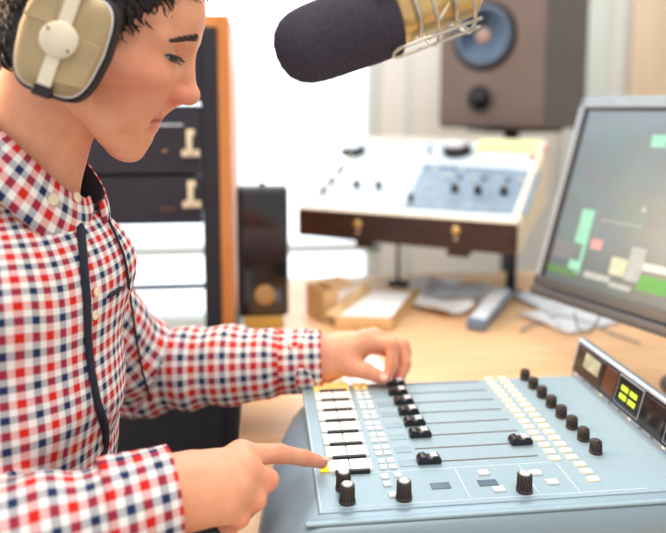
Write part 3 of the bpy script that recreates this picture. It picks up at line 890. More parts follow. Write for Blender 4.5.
# faders
for i, y in enumerate(SY):
    rep('fader_slot', lambda a, b: obox('fader_slot', a, a+.139, b-.0011, b+.0011, PZ+.0006, M['slotbrown'], .0003), .172, y, M['slotbrown'])
def fcap(x, y):
    m = MB()
    pr = [(-.0135, 0), (-.0135, .0045), (-.010, .0085), (-.005, .0088), (-.002, .0062), (.002, .0062), (.005, .0088), (.010, .0085), (.0135, .0045), (.0135, 0)]
    m.prism([(x+a, y-.0065, PZ+.0008+b) for a, b in pr], (0, .013, 0))
    return m.build('fader_cap', M['fader'], mx, .001)
def fmark(parent, x, y):
    o = MB().box((x+.001, y-.0052, PZ+.0066), (x+.0095, y+.0052, PZ+.0098)).build('top_mark', M['knobtop'], parent, .0006); return o
fx = [.186, .183, .185, .185, .186, .186, .302, .182]
FC = None
for i, y in enumerate(SY):
    if FC is None:
        FC = fcap(fx[0], y); FM = fmark(FC, fx[0], y); fc0 = (fx[0], y)
    else:
        c = copy_part(FC, mx, (fx[i]-fc0[0], y-fc0[1], 0)); c2 = FM.copy(); C.objects.link(c2); c2.parent = c
# lit buttons, two columns then a trailing run
for i in range(8):
    for r_ in range(2):
        y = SY[i]+.0065-r_*.0149
        for xx in (.3215, .3420):
            rep('lit_button', lambda a, b: obox('lit_button', a, a+.0128, b-.0043, b+.0043, PZ+.0022, M['lit'], .001), xx, y, M['lit'])
for y in (.664, .649, .634):
    rep('lit_button', lambda a, b: obox('lit_button', a, a+.0128, b-.0043, b+.0043, PZ+.0022, M['lit'], .001), .3440, y, M['lit'])
for x, y in ((.2865, .652), (.297, .633), (.229, .658), (.235, .626)):
    rep('panel_button', lambda a, b: obox('panel_button', a, a+.013, b-.0045, b+.0045, PZ+.0024, M['button_w'], .001), x, y, M['button_w'])
# rotary knobs: cap with skirt, ribs and pale top
def knob(name, x, y, r, h, topm):
    m = MB(); n = 24; pf = [(r*1.22, 0), (r*1.22, .0025), (r*1.02, .0035), (r*.96, h*.8), (r*.92, h)]
    m.lathe(pf, (x, y, PZ), (0, 0, 1), n)
    for k in range(12):
        a = 2*PI*k/12
        m.tube([(x+math.cos(a)*r*1.0, y+math.sin(a)*r*1.0, PZ+.004), (x+math.cos(a)*r*.94, y+math.sin(a)*r*.94, PZ+h*.97)], .0011, 5)
    o = m.build(name, M['knob'], mx)
    t = MB().lathe([(r*.80, 0), (r*.80, .0009), (r*.6, .0014)], (x, y, PZ+h), (0, 0, 1), 20).build('knob_top', topm, o)
    return o, t
KN = None
for i, y in enumerate(SY):
    if KN is None: KN, KT = knob('channel_knob', .3815, y, .0062, .0145, M['knob']); ky = y
    else:
        c = copy_part(KN, mx, (0, y-ky, 0)); c2 = KT.copy(); C.objects.link(c2); c2.parent = c
KN = None
for x, y in ((.079, .645), (.080, .622), (.139, .622), (.268, .622)):
    if KN is None: KN, KT = knob('monitor_knob', x, y, .0072, .019, M['knobtop']); kx, ky = x, y
    else:
        c = copy_part(KN, mx, (x-kx, y-ky, 0)); c2 = KT.copy(); C.objects.link(c2); c2.parent = c
for x in (.172, .224):
    obox('level_display', x, x+.021, .634, .645, PZ+.0008, M['lcddark'], .0002)
en = MB()
for x in (.0520,): en.box((x, .61, PZ), (x+.0006, .90, PZ+.0003))
en.box((.06, .672, PZ), (.315, .6728, PZ+.0003)); en.box((.06, .612, PZ), (.40, .6128, PZ+.0003))
for x in (.207, .281, .325): en.box((x, .615, PZ), (x+.0008, .67, PZ+.0003))
en.build('engraved_lines', M['engrave'], mx)
box_obj('panel_seam', (.0492, .605, ZS-.001), (.0500, .903, ZS+.0005), M['slotbrown'], mx)
box_obj('edge_highlight', (.035, .590, ZS-.003), (.46, .5965, ZS+.0003), M['mixpanel'], mx, .002)  # paler strip standing in for the highlight along the rounded near edge
# display bridge
e0 = np.array([.461, 0, ZS+.001]); sl = nz((.0126, 0, .051)); nB = nz((-.051, 0, .0126)); HB = .0525
def br(y, s, c=0): return e0+np.array([0, y, 0])+sl*s+nB*c
bm_ = MB()
NE, FE0, FE1 = .585, .914, .918
P4 = lambda y0, y1: [(.461, y0, ZS+.001), (.4736, y1, ZS+.052), (.478, y1, ZS+.0545), (.489, y1, ZS+.051), (.512, y0, ZS+.008), (.512, y0, ZS-.02), (.461, y0, ZS-.02)]
bm_.loft([P4(NE, NE), P4(FE0, FE1)], smooth=False)
bm_.build('display_bridge', M['alu'], mx, .002)
def bwin(name, ya, yb, s0, s1, c, m, bev=.0005):
    f = lambda a, b, d: br(a, b, d)
    sk = lambda s: (s/HB)*.0
    return MB().add([f(ya, s0, -.001), f(yb, s0, -.001), f(yb, s1, -.001), f(ya, s1, -.001), f(ya, s0, c), f(yb, s0, c), f(yb, s1, c), f(ya, s1, c)], [(3,2,1,0),(4,5,6,7),(0,1,5,4),(1,2,6,5),(2,3,7,6),(3,0,4,7)]).build(name, m, mx, bev)
bwin('smoked_strip', .59, .910, .008, .0505, .0008, M['smoke'])
bwin('channel_window', .833, .905, .012, .047, .0014, M['smoke'])
bwin('window_reflection', .842, .884, .022, .043, .0020, M['winrefl'])  # pale patch standing in for the reflection on the smoked window
bwin('channel_window', .798, .827, .012, .047, .0016, M['winred'])
bwin('meter_surround', .738, .795, .010, .049, .0014, M['alu'])
bwin('meter_window', .740, .793, .0115, .0475, .0020, M['smoke'])
for ya, yb in ((.768, .784), (.748, .764)):
    bwin('level_meter', ya, yb, .020, .027, .0026, M['led']); bwin('level_meter', ya, yb, .031, .038, .0026, M['led']); 
bwin('channel_window', .690, .733, .012, .047, .0016, M['smoke'])
bwin('clock_surround', .628, .686, .010, .049, .0014, M['alu'])
bwin('clock_window', .630, .684, .0115, .0475, .0020, M['smoke'])
for k in range(12):
    bwin('indicator', .895-k*.024, .900-k*.024, .003, .0055, .0009, M['slotbrown'] if k % 3 else M['lit'], .0002)
bwin('lower_groove', .59, .912, .0062, .0078, .0006, M['slot'])

# ================================================================== FLAT MONITOR
mo = np.array([.5053, 1.1807, .868]); mu = nz((.3895, -.9210, 0)); nh = np.array([mu[1], -mu[0], 0]); al = math.radians(18.5)
mv = np.array([-nh[0]*math.sin(al), -nh[1]*math.sin(al), math.cos(al)]); mn = np.cross(mu, mv)
if mn @ np.array([1, 0, 0]) > 0: mn = -mn
MWd, MHt = .54, .398
fr = frame(mo, mu, mv, mn)
mt = thing('flat_monitor', 'tilted silver framed flat monitor showing a green playout screen', 'monitor', tuple(mo+mu*.28+np.array([.1, 0, TZ-mo[2]])))
b = MB(); b.box((0, .019, -.030), (MWd, .040, .0), fr); b.build('lower_bezel', M['monitorbez'], mt, .003)
b = MB(); b.box((0, 0, -.030), (MWd, .018, .003), fr); b.build('bottom_ridge', M['monitorbez'], mt, .004)
b = MB(); b.box((0, .038, -.028), (.0135, MHt, .0), fr); b.box((MWd-.0135, .038, -.028), (MWd, MHt, 0), fr); b.box((0, MHt-.022, -.028), (MWd, MHt, .0), fr); b.build('frame', M['monitorsilver'], mt, .003)
b = MB(); b.box((.004, .004, -.055), (MWd-.004, MHt-.004, -.024), fr); b.build('back_shell', M['monitorbez'], mt, .01)
b = MB(); b.box((.013, .038, -.024), (.0225, MHt-.021, -.001), fr); b.box((.013, MHt-.0275, -.024), (MWd-.013, MHt-.021, -.001), fr); b.build('inner_rim', M['black'], mt, .001)
# screen surface: soft teal grey gradient of an interface, lighter towards the top
sm = bpy.data.materials.new('screen_picture'); sm.use_nodes = True
nt = sm.node_tree; bs = nt.nodes['Principled BSDF']; L = nt.links.new
uvn = nt.nodes.new('ShaderNodeTexCoord'); sx = nt.nodes.new('ShaderNodeSeparateXYZ'); L(uvn.outputs['UV'], sx.inputs[0])
r1 = nt.nodes.new('ShaderNodeValToRGB'); L(sx.outputs['Y'], r1.inputs[0])
e = r1.color_ramp.elements; e[0].color = lin((104, 122, 124))+(1,); e[1].color = lin((158, 176, 184))+(1,)
x = e.new(.3); x.color = lin((134, 156, 160))+(1,); x = e.new(.75); x.color = lin((140, 160, 164))+(1,)
nn = nt.nodes.new('ShaderNodeTexNoise'); nn.inputs['Scale'].default_value = 9; nn.inputs['Detail'].default_value = 4; L(uvn.outputs['UV'], nn.inputs['Vector'])
mxn = nt.nodes.new('ShaderNodeMix'); mxn.data_type = 'RGBA'; mxn.blend_type = 'OVERLAY'; mxn.inputs[0].default_value = .25
L(r1.outputs[0], mxn.inputs[6]); L(nn.outputs['Color'], mxn.inputs[7])
bs.inputs['Base Color'].default_value = (.01, .01, .012, 1); bs.inputs['Roughness'].default_value = .3
L(mxn.outputs[2], bs.inputs['Emission Color']); bs.inputs['Emission Strength'].default_value = .6
S0, S1, T0, T1 = .022, MWd-.014, .040, MHt-.026
sc_ = MB().box((S0, T0, -.006), (S1, T1, -.0045), fr).build('screen', sm, mt)
uvl = sc_.data.uv_layers.new(name='UVMap')
inv = np.linalg.inv(np.stack([mu, mv, mn], 1))
for lp in sc_.data.loops:
    q = inv @ (np.array(sc_.data.vertices[lp.vertex_index].co)+np.array(sc_.location)+np.array(mt.location)-mo)
    uvl.data[lp.index].uv = ((q[0]-S0)/(S1-S0), (q[1]-T0)/(T1-T0))
def scol(n_, rgb, st=.30): return mat(n_, rgb, .5, var=.12, scale=80, emit=st, ecol=rgb)
UI = {k: scol('screen_'+k, v) for k, v in dict(green=(84, 150, 76), deepgreen=(70, 112, 66), slate=(96, 106, 114), teal=(120, 182, 164), rose=(184, 136, 138), straw=(176, 180, 158), pale=(186, 194, 192), grey=(150, 160, 160)).items()}
def ui(x0, y0, x1, y1, k, h=-.0041):
    p, q = [inv @ (onplane(x, y, mo, mn)-mo) for x, y in ((x0, y0), (x1, y1))]
    a, b_ = sorted((p[0], q[0])), sorted((p[1], q[1]))
    MB().box((max(S0, a[0]), max(T0, b_[0]), -.005), (min(S1, a[1]), b_[1], h), fr).build('screen_tile', UI[k], mt)
ui(547, 262, 575, 277, 'deepgreen'); ui(556, 238, 577, 261, 'slate'); ui(582, 208, 577, 274, 'teal'); ui(591, 238, 599, 250, 'rose')
ui(611, 256, 622, 277, 'straw'); ui(583, 270, 607, 283, 'grey'); ui(608, 281, 628, 292, 'grey'); ui(631, 246, 637, 283, 'grey')
for k in range(4): ui(642+k*6.5, 262+k*1.4, 646.5+k*6.5, 271+k*1.4, 'pale')
ui(638, 274, 676, 300, 'green'); ui(646, 301, 690, 314, 'slate'); ui(600, 219, 640, 227, 'grey', -.0042); ui(652, 134, 664, 147, 'teal'); ui(641, 206, 643.5, 212, 'grey', -.0043)
b = MB(); b.box((.23, .06, -.09), (.33, .22, -.05), fr); b.build('hinge_block', M['monitorbez'], mt, .006)
pc = fr(.28, .14, -.085)
b = MB(); b.tube([tuple(pc), (pc[0]+.01, pc[1], TZ+.05), (pc[0], pc[1], TZ+.012)], .018, 16); b.build('stand_neck', M['monitorbez'], mt)
b = MB(); b.lathe([(.07, 0), (.07, .006), (.025, .014)], (pc[0], pc[1], TZ), (0, 0, 1), 32); b.build('stand_base', M['monitorbez'], mt)
# lead hanging below the monitor
c_ = MB(); a0 = fr(.05, .003, -.03)
c_.tube([tuple(at(574, 312, 1.20)), tuple(at(577, 326, 1.19)), tuple(at(583, 335, 1.18)), tuple(at(590, 333, 1.17)), tuple(at(597, 322, 1.16)), tuple(at(602, 310, 1.16))], .0018, 8); c_.build('lead', M['cable'], mt)

# ================================================================== REPORTER DECK (inclined panel on a stand)
dFL = at(300, 207, 1.65); 
dw = nz((1, -.6, 0)); dd = nz((.6, 1, .41)); dn = np.cross(dw, dd)
W_, D_ = .545, .485
fd = frame(dFL, dw, dd, dn)
dkx = thing('tape_deck', 'dark wooden tape deck with pale sloping faceplate on a post stand', 'deck', tuple(dFL+np.array([.25, 0, -.1])))
hz_ = nz((.6, 1, 0))
fz = frame(dFL, dw, hz_, (0, 0, 1))
# wedge cabinet: front board, sides
b = MB(); b.box((0, -.012, -.072), (W_, .004, -.002), fz); b.build('front_board', M['deckwood'], dkx, .002)
LH = D_*math.cos(math.atan2(.41, math.hypot(.6, 1))); RI = D_*math.sin(math.atan2(.41, math.hypot(.6, 1)))
for x0 in (-.004, W_-.012):
    pr = [fz(x0, 0, -.07), fz(x0, LH, -.07+.06), fz(x0, LH, RI), fz(x0, 0, 0)]
    MB().prism(pr, dw*.016).build('side_board', M['deckcream'], dkx, .001)
b = MB(); b.add([fz(0, 0, -.066), fz(W_, 0, -.066), fz(W_, LH, -.01), fz(0, LH, -.01), fz(0, LH, RI), fz(W_, LH, RI)], [(0, 1, 2, 3), (3, 2, 5, 4)]); b.build('bottom_and_back', M['deckwood'], dkx, solid=.006)
b = MB(); b.box((.008, .01, -.012), (W_-.008, D_-.004, -.002), fd); b.build('faceplate', M['deckpanel'], dkx, .001)
b = MB()
b.box((0, -.012, -.006), (W_, .012, .004), fd); b.box((0, D_-.012, -.006), (W_, D_, .004), fd); b.box((0, 0, -.006), (.014, D_, .004), fd); b.box((W_-.016, 0, -.006), (W_, D_, .004), fd)
b.build('rim', M['deckcream'], dkx, .002)
def duv(px, py):
    p = onplane(px, py, dFL, dn)-dFL; return float(p@dw), float(p@dd)
def rect_on(pxs, name, m, h0=-.003, h1=.001):
    pts = [duv(*p) for p in pxs]
    b = MB(); b.prism([fd(a, c, h0) for a, c in pts], dn*(h1-h0)); return b.build(name, m, dkx, .0005)
rect_on([(404, 207), (527, 214), (541, 172), (425, 163)], 'lower_panel', M['deckdark'])
rect_on([(330, 200), (402, 206), (424, 162), (366, 157)], 'lower_panel', M['deckpanel'], h1=.0012)
rect_on([(474, 151), (538, 154), (541, 141), (482, 139)], 'display', M['lcdgreen'], h1=.003)
def dk_knob(px, py, r, h, name, m, top=None):
    u, v = duv(px, py); o = fd(u, v, 0)
    kb = MB().lathe([(r*1.1, 0), (r*1.1, h*.15), (r, h*.25), (r*.93, h*.9), (r*.85, h)], o, dn, 24).build(name, m, dkx)
    if top: MB().lathe([(r*.82, 0), (r*.8, .002)], fd(u, v, h), dn, 20).build('knob_top', top, kb)
dk_knob(353, 152, .036, .020, 'jog_wheel', M['black'], M['deckpanel']); dk_knob(457, 152, .039, .026, 'jog_wheel', M['black'], M['knobtop'])
for p in ((357, 187), (379, 188), (455, 191), (478, 193), (504, 194)): dk_knob(*p, .0095, .017, 'rotary_knob', M['black'], M['knob'])
for p in ((324, 193), (332, 183), (340, 171)):
    u, v = duv(*p); b = MB(); b.box((u-.003, v-.008, 0), (u+.004, v+.008, .018), fd); b.build('lever_switch', M['black'], dkx, .001)
u, v = duv(411, 200); b = MB(); b.box((u-.005, v-.008, 0), (u+.005, v+.008, .016), fd); b.build('lever_switch', M['black'], dkx, .001)
u, v = duv(430, 153); b = MB(); b.box((u-.004, v-.007, 0), (u+.004, v+.007, .016), fd); b.build('lever_switch', M['black'], dkx, .001)
for p in ((486, 159), (503, 160), (521, 162)):
    u, v = duv(*p); b = MB(); b.box((u-.010, v-.007, 0), (u+.010, v+.007, .005), fd); b.build('push_button', M['key'], dkx, .001)
for p in ((533, 158), (545, 150)): dk_knob(*p, .008, .006, 'red_button', M['red'])
for i in range(9):
    for j in range(2):
        px, py = 386+i*9+j*4, 160+i*.6+j*11
        u, v = duv(px, py-18 if j == 0 else py-6)
        if v < D_-.03: 
            b = MB(); b.box((u-.006, v-.004, 0), (u+.006, v+.004, .004), fd); b.build('small_key', M['conegrey'] if (i+j) % 3 else M['deckcream'], dkx, .0006)
for i in range(7):
    px, py = 448+i*12, 180+i*.7
    u, v = duv(px, py-2); b = MB(); b.box((u-.004, v-.004, 0), (u+.004, v+.004, .009), fd); b.build('toggle', M['knob'] if i % 2 else M['cream'], dkx, .0006)
for px, py in ((358, 224), (456, 230)):
    p = onplane(px, py, fz(0, -.012, 0), hz_); MB().lathe([(.011, 0), (.010, .005), (.006, .008)], p, -hz_, 20).build('front_knob', M['gold'], dkx)
    MB().lathe([(.004, 0), (.004, .003)], p+np.array([0, 0, -.02]), -hz_, 12).build('front_screw', M['cream'], dkx)
# stand
for u_, r_, nm in ((.075, .005, 0), (.425, .013, 1)):
    pos = fz(u_ if not nm else .50, .09 if not nm else .20, 0)
    ps = at(398, 268, 1.70) if not nm else at(511, 280, 1.58)
    ztop = dFL[2]-.03
    m_ = M['rackblack']
    q = MB(); q.tube([(ps[0], ps[1], TZ+.003), (ps[0], ps[1], ztop)], r_, 12 if nm else 8); q.build('post', m_, dkx)
    q = MB(); q.lathe([(.032, 0), (.032, .005), (.015, .009)], (ps[0], ps[1], TZ), (0, 0, 1), 24); q.build('post_foot', m_, dkx)
for px_, w in ((362, .030), (458, .050)):
    p = onplane(px_, 240, fz(0, 0.0, 0), hz_); u_ = float((p-dFL)@dw)
    MB().box((u_-w/2, -.006, -.090), (u_+w/2, .05, -.068), fz).build('bracket', M['deckwood'], dkx, .003)

# ================================================================== STUDIO LOUDSPEAKER
sA = np.array([.8246, 1.85, 1.161]); su = np.array([.7071, -.7071, 0]); sv = np.array([0, 0, 1.]); snn = np.array([-.7071, -.7071, 0])
SW, SH, SD = .365, .56, .36
fs_ = frame(sA-su*SW, su, sv, snn)   # u along front left->right, v up, w out of front
spk = thing('loudspeaker', 'large grey brown two cone studio loudspeaker behind the tape deck', 'loudspeaker', tuple(fs_(SW/2, 0, -SD/2)))
b = MB(); b.box((0, 0, -SD), (SW, SH, -.02), fs_); b.build('cabinet', M['speakerside'], spk, .008)
b = MB(); b.box((.003, .003, -.025), (SW-.003, SH-.003, 0), fs_); b.build('baffle', M['speakergrey'], spk, .012)
def cone_at(px, py, r, m, cap, nm):
    p = onplane(px, py, fs_(0, 0, 0), snn)
    o = MB().lathe([(r*1.18, 0), (r*1.18, .004), (r*1.08, .008), (r*1.0, .007)], p-snn*.001, snn, 40).build(nm+'_surround', M['rubber'], spk)
    MB().lathe([(r*1.02, .0075), (r*.9, .0095), (r*.85, .006), (r*.3, .0022), (r*.29, .0022)], p, snn, 40).build(nm+'_cone', m, o)
    MB().lathe([(r*.30, .002), (r*.28, .007), (r*.18, .011), (r*.05, .012)], p, snn, 32).build('dust_cap', cap, o)
cone_at(484, 36, .092, M['conegrey'], M['conecap'], 'woofer')
p = onplane(480, 99, fs_(0, 0, 0), snn)
MB().lathe([(.050, 0), (.050, .003), (.043, .006), (.040, .003)], p, snn, 32).build('port_ring', M['speakerside'], spk)
MB().lathe([(.0405, .0035), (.02, .002), (.001, .0015)], p, snn, 32).build('port_mouth', M['slot'], spk)
st = thing('speaker_stand', 'black post stand holding the studio loudspeaker behind the desk', 'speaker stand', tuple(np.array(spk.location)*[1, 1, 0]))
cx, cy = spk.location[0], spk.location[1]
MB().box((cx-.12, cy-.12, sA[2]-.012), (cx+.12, cy+.12, sA[2])).build('top_plate', M['rackblack'], st, .002)
MB().tube([(cx, cy, .02), (cx, cy, sA[2]-.012)], .025, 16).build('post', M['rackblack'], st)
MB().box((cx-.15, cy-.15, 0), (cx+.15, cy+.15, .02)).build('base_plate', M['rackblack'], st, .004)

# ================================================================== EQUIPMENT RACK
RY = 1.36
rk = thing('equipment_rack', 'tall open equipment rack with orange wooden side panel', 'rack', (-.33, 1.55, 0))
RT_ = 1.412
for x_ in (-.094, -.640):
    MB().box((x_, RY, .742), (x_+.025, RY+.40, RT_)).build('side_panel', M['rackwood'], rk, .002)
    MB().box((x_, RY, 0), (x_+.025, RY+.40, .742)).build('plinth_side', M['rackblack'], rk, .001)
MB().box((-.615, RY+.003, RT_-.025), (-.094, RY+.40, RT_)).build('top_panel', M['rackwood'], rk, .002)
MB().box((-.129, RY-.004, 0), (-.094, RY+.03, RT_-.025)).build('rail', M['rackblack'], rk, .002)
MB().box((-.615, RY-.004, 0), (-.580, RY+.03, RT_-.025)).build('rail', M['rackblack'], rk, .002)
MB().box((-.58, RY+.01, .02), (-.129, RY+.025, .745)).build('lower_panel', M['rackblack'], rk, .002)
MB().box((-.615, RY+.01, .842), (-.094, RY+.03, .850)).build('cross_bar', M['rackblack'], rk, .001)
MB().box((-.615, RY+.0, 0), (-.094, RY+.39, .02)).build('base_panel', M['rackwood'], rk)
un = [(1.235, 1.375, 'black blank rack unit in the top slot of the rack'), (1.090, 1.230, 'black rack unit with a pale line, second in the rack'), (.985, 1.085, 'black rack unit lowest of three above the open shelf')]
for i, (z0, z1, lb) in enumerate(un):
    u_ = thing('rack_unit', lb, 'rack unit', (-.355, RY+.15, z0), 'black units in the equipment rack')
    MB().box((-.579, RY-.010, z0+.001), (-.1295, RY+.002, z1-.001)).build('faceplate', M['rackunit'], u_, .002)
    MB().box((-.565, RY+.002, z0+.003), (-.145, RY+.28, z1-.003)).build('chassis', M['rackblack'], u_, .002)
    g = MB(); zc = z0+.055 if i else z0+.03
    g.tube([(-.150, RY-.010, zc+.026), (-.150, RY-.034, zc+.024), (-.150, RY-.034, zc-.010), (-.150, RY-.010, zc-.012)], .006, 8)
    g.box((-.168, RY-.016, zc-.020), (-.132, RY-.010, zc-.006)); g.box((-.158, RY-.016, zc+.022), (-.142, RY-.010, zc+.036))
    g.build('handle', M['cream'], u_, .001)
    if i == 1:
        MB().box((-.235, RY-.0125, z0+.098), (-.165, RY-.0095, z0+.102)).build('pale_line', M['paperblue'], u_)
        MB().lathe([(.006, 0), (.006, .003)], (-.20, RY-.010, z0+.045), (0, -1, 0), 14).build('indicator', M['winred'], u_)
    if i == 2:
        MB().box((-.215, RY-.0125, z0+.03), (-.185, RY-.0095, z0+.036)).build('badge', M['winred'], u_)

# ================================================================== SMALL THINGS ON THE DESK
gd = thing('desktop_speaker', 'tall glossy black slab speaker standing on the desk beside the rack', 'speaker', (0, 1.40, TZ))
p0 = at(238, 318, 1.37); p1 = at(288, 187, 1.37)
gx0, gx1, gz0, gz1 = p0[0], p1[0], p0[2], p1[2]
MB().box((gx0, 1.37, gz0), (gx1, 1.43, gz1)).build('body', M['black'], gd, .008)
MB().box((gx0+.012, 1.366, gz0+.008), (gx1-.004, 1.371, gz1-.008)).build('front_panel', M['gloss'], gd, .002)
MB().lathe([(.022, 0), (.022, .003), (.012, .004)], ((gx0+gx1)/2+.004, 1.366, gz0+.05), (0, -1, 0), 24).build('orange_reflection', M['kraftdark'], gd)  # coloured disc imitating an orange reflection on the glossy front
MB().box((gx1-.028, 1.3645, gz0+.035), (gx1-.018, 1.3665, gz0+.06)).build('blue_reflection', M['conegrey'], gd)  # coloured chip imitating a bluish reflection on the glossy front
MB().box((gx0+.012, 1.365, TZ), (gx1-.012, 1.43, gz0+.002)).build('foot', M['amberbase'], gd, .004)
MB().lathe([(.007, 0), (.006, .008)], ((gx0+gx1)/2+.0, 1.40, gz1), (0, 0, 1), 12).build('button', M['winred'], gd)
# card boxes
def desk_poly(pts, z): return [tuple(onz(px, py, z)) for px, py in pts]
def open_box(name, lb, cat, c, ang, sx, sy, sz, m, m2, lean=0.):
    t = thing(name, lb, cat, (c[0], c[1], TZ))
    ca, sa = math.cos(ang), math.sin(ang)
    f = frame((c[0], c[1], TZ+.001), (ca, sa, 0), (-sa, ca, 0), (0, 0, 1))
    b = MB(); th = .003
    b.box((-sx/2, -sy/2, 0), (sx/2, sy/2, th), f); b.box((-sx/2, -sy/2, 0), (sx/2, -sy/2+th, sz), f); b.box((-sx/2, sy/2-th, 0), (sx/2, sy/2, sz), f)
    b.box((-sx/2, -sy/2, 0), (-sx/2+th, sy/2, sz), f); b.box((sx/2-th, -sy/2, 0), (sx/2, sy/2, sz), f)
    b.build('carton', m, t)
    return t, f
t, f = open_box('card_box', 'small upright kraft card box left among the papers', 'box', onz(322, 316, TZ), .35, .04, .085, .07, M['kraft'], M['kraftdark'])
MB().prism([f(.018, -.0425, .068), f(.020, -.0425, .071), f(.062, -.0425, .078), f(.062, -.0425, .075)], f(0, .085, 0)-f(0, 0, 0)).build('flap', M['kraftdark'], t)
t = thing('parcel_box', 'wide pale kraft carton lying open beside the white papers', 'box', tuple(onz(378, 325, TZ)))
pl = [onz(335, 329, TZ), onz(392, 331, TZ), onz(418, 303, TZ), onz(372, 301, TZ)]
b = MB(); b.prism([p+np.array([0, 0, .001]) for p in pl], (0, 0, .022)); b.build('carton', M['kraft'], t, .002)
b = MB(); q = [p+np.array([0, 0, .024]) for p in pl]; hgt = np.array([0, 0, .035])
b.prism([q[1], q[2], q[2]+hgt*.5, q[1]+hgt*.1], nz((-.6, .2, .0))*.004); b.build('flap', M['kraftdark'], t)
b = MB(); b.prism([q[0], q[3], q[3]+hgt*.8+np.array([-.015, 0, 0]), q[0]+hgt*.3+np.array([-.02, 0, 0])], nz((.6, -.2, 0))*.004); b.build('flap', M['kraft'], t)
b = MB(); q = [p*.9+sum(pl)/4*.1 for p in pl]; b.prism([p+np.array([0, 0, .0245]) for p in q], (0, 0, .004)); tag(b.build('paper_stack', M['paper'], None, .001), 'thin stack of white paper lying on the open kraft carton', 'paper')
# heaps of papers: individual sheets, slightly curled
def sheet(name, lb, px, py, ang, sx, sy, z, m, curl=.01, grp=None, seed=0):
    c = onz(px, py, TZ); t = MB(); n = 10; ca, sa = math.cos(ang), math.sin(ang); rings = []
    vs = []; fs = []
    for i in range(n+1):
        for j in range(n+1):
            a, b_ = (i/n-.5)*sx, (j/n-.5)*sy
            zz = z+curl*abs((i/n-.5)*2)**2*(.6+.4*math.sin(seed+j*.5))+curl*.3*abs(math.sin(seed*1.7+j*.35))
            vs.append((c[0]+a*ca-b_*sa, c[1]+a*sa+b_*ca, TZ+zz))
    for i in range(n):
        for j in range(n): fs.append((i*(n+1)+j, (i+1)*(n+1)+j, (i+1)*(n+1)+j+1, i*(n+1)+j+1))
    o = MB().add(vs, fs, True).build(name, m, None, solid=.0012)
    tag(o, lb, 'paper', grp); return o
sheet('paper_sheet', 'white paper sheet curling up beside the open kraft carton', 436, 308, .5, .10, .16, .004, M['paper'], .018, seed=1)
sheet('paper_sheet', 'bluish crumpled paper sheet below the tape deck', 452, 300, .9, .11, .16, .012, M['paperblue'], .025, seed=2)
sheet('paper_sheet', 'white paper sheet lying flat between the thick deck post and the monitor', 550, 303, .2, .12, .18, .002, M['paperblue'], .006, seed=3)
sheet('paper_sheet', 'white paper sheet farthest back on the desk under the tape deck', 436, 287, -.3, .13, .13, .003, M['paper'], .012, seed=4)
sheet('paper_sheet', 'pale paper sheet on the desk beneath the flat monitor', 575, 318, .4, .21, .15, .002, M['paperblue'], .006, seed=5)
sheet('paper_sheet', 'white paper sheet behind the mixing console under the gripping hand', 362, 372, .1, .09, .12, .002, M['paper'], .004, seed=6)
t = thing('card_reader', 'small blue grey handheld device lying among the papers', 'device', tuple(onz(482, 323, TZ)))
pl = [onz(466, 330, TZ), onz(484, 333, TZ), onz(512, 306, TZ), onz(494, 303, TZ)]
b = MB(); b.prism([p+np.array([0, 0, .001+.02*(i > 1)]) for i, p in enumerate(pl)], (0, 0, .022)); b.build('body', M['bluegrey'], t, .004)
b = MB(); q = [p*.86+sum(pl)/4*.14 for p in pl]; b.prism([p+np.array([0, 0, .0225+.02*(i > 1)]) for i, p in enumerate(q)], (0, 0, .002)); b.build('lid', M['paperblue'], t, .001)
for nm, lb, pts, r, m in (
    ('audio_cable', 'grey audio cable looping among the papers under the tape deck', [(425, 300), (440, 291), (455, 292), (475, 290), (490, 294), (535, 308), (548, 316), (560, 330)], .0025, M['cable']),
    ('audio_cable', 'dark cable trailing across the desk towards the flat monitor', [(520, 334), (530, 328), (540, 325), (550, 322), (560, 318), (590, 325), (615, 336), (640, 345)], .002, M['bluegrey'])):
    z = .016 if 'grey' in lb else .006
    b = MB(); pp = []
    raw = [Vector(onz(px, py, TZ))+Vector((0, 0, z if i < 5 else .004)) for i, (px, py) in enumerate(pts)]
    for i in range(len(raw)-1):
        p_, q_, a_, b_ = raw[max(i-1, 0)], raw[min(i+2, len(raw)-1)], raw[i], raw[i+1]
        for k in range(6):
            tt = k/6; pp.append(.5*((2*a_)+(-p_+b_)*tt+(2*p_-5*a_+4*b_-q_)*tt*tt+(-p_+3*a_-3*b_+q_)*tt**3))
    pp.append(raw[-1]); b.tube(pp, r, 8); o = b.build(nm, m); tag(o, lb, 'cable')

# ================================================================== MICROPHONE
mD = .62
m0 = at(296, 50, mD); m1 = at(392, 15, mD)
ma = nz(m1-m0); ml = np.linalg.norm(m1-m0)
mic = thing('microphone', 'big studio microphone with charcoal foam windshield and brass body', 'microphone', tuple(m1))
R_ = .0375
pf = [(0, -.020), (.012, -.0185), (.022, -.014), (.030, -.006), (.0345, .004), (.0365, .016), (R_, .035), (R_+.001, ml*.7), (R_+.0005, ml-.003), (R_-.003, ml), (.02, ml)]
pf = [(r*1.0, h) for r, h in pf]
MB().lathe(pf, m0, ma, 48).build('windshield', M['foam'], mic)
MB().lathe([(.029, -.004), (.029, .012), (.0275, .014), (.0275, .075), (.024, .080), (.018, .086), (.010, .09)], m1, ma, 40).build('body', M['gold'], mic)
g = MB()
for h in (.016, .052): g.lathe([(.0292, h), (.0300, h+.002), (.0292, h+.004)], m1, ma, 40)
g.build('body_ring', M['steel'], mic)
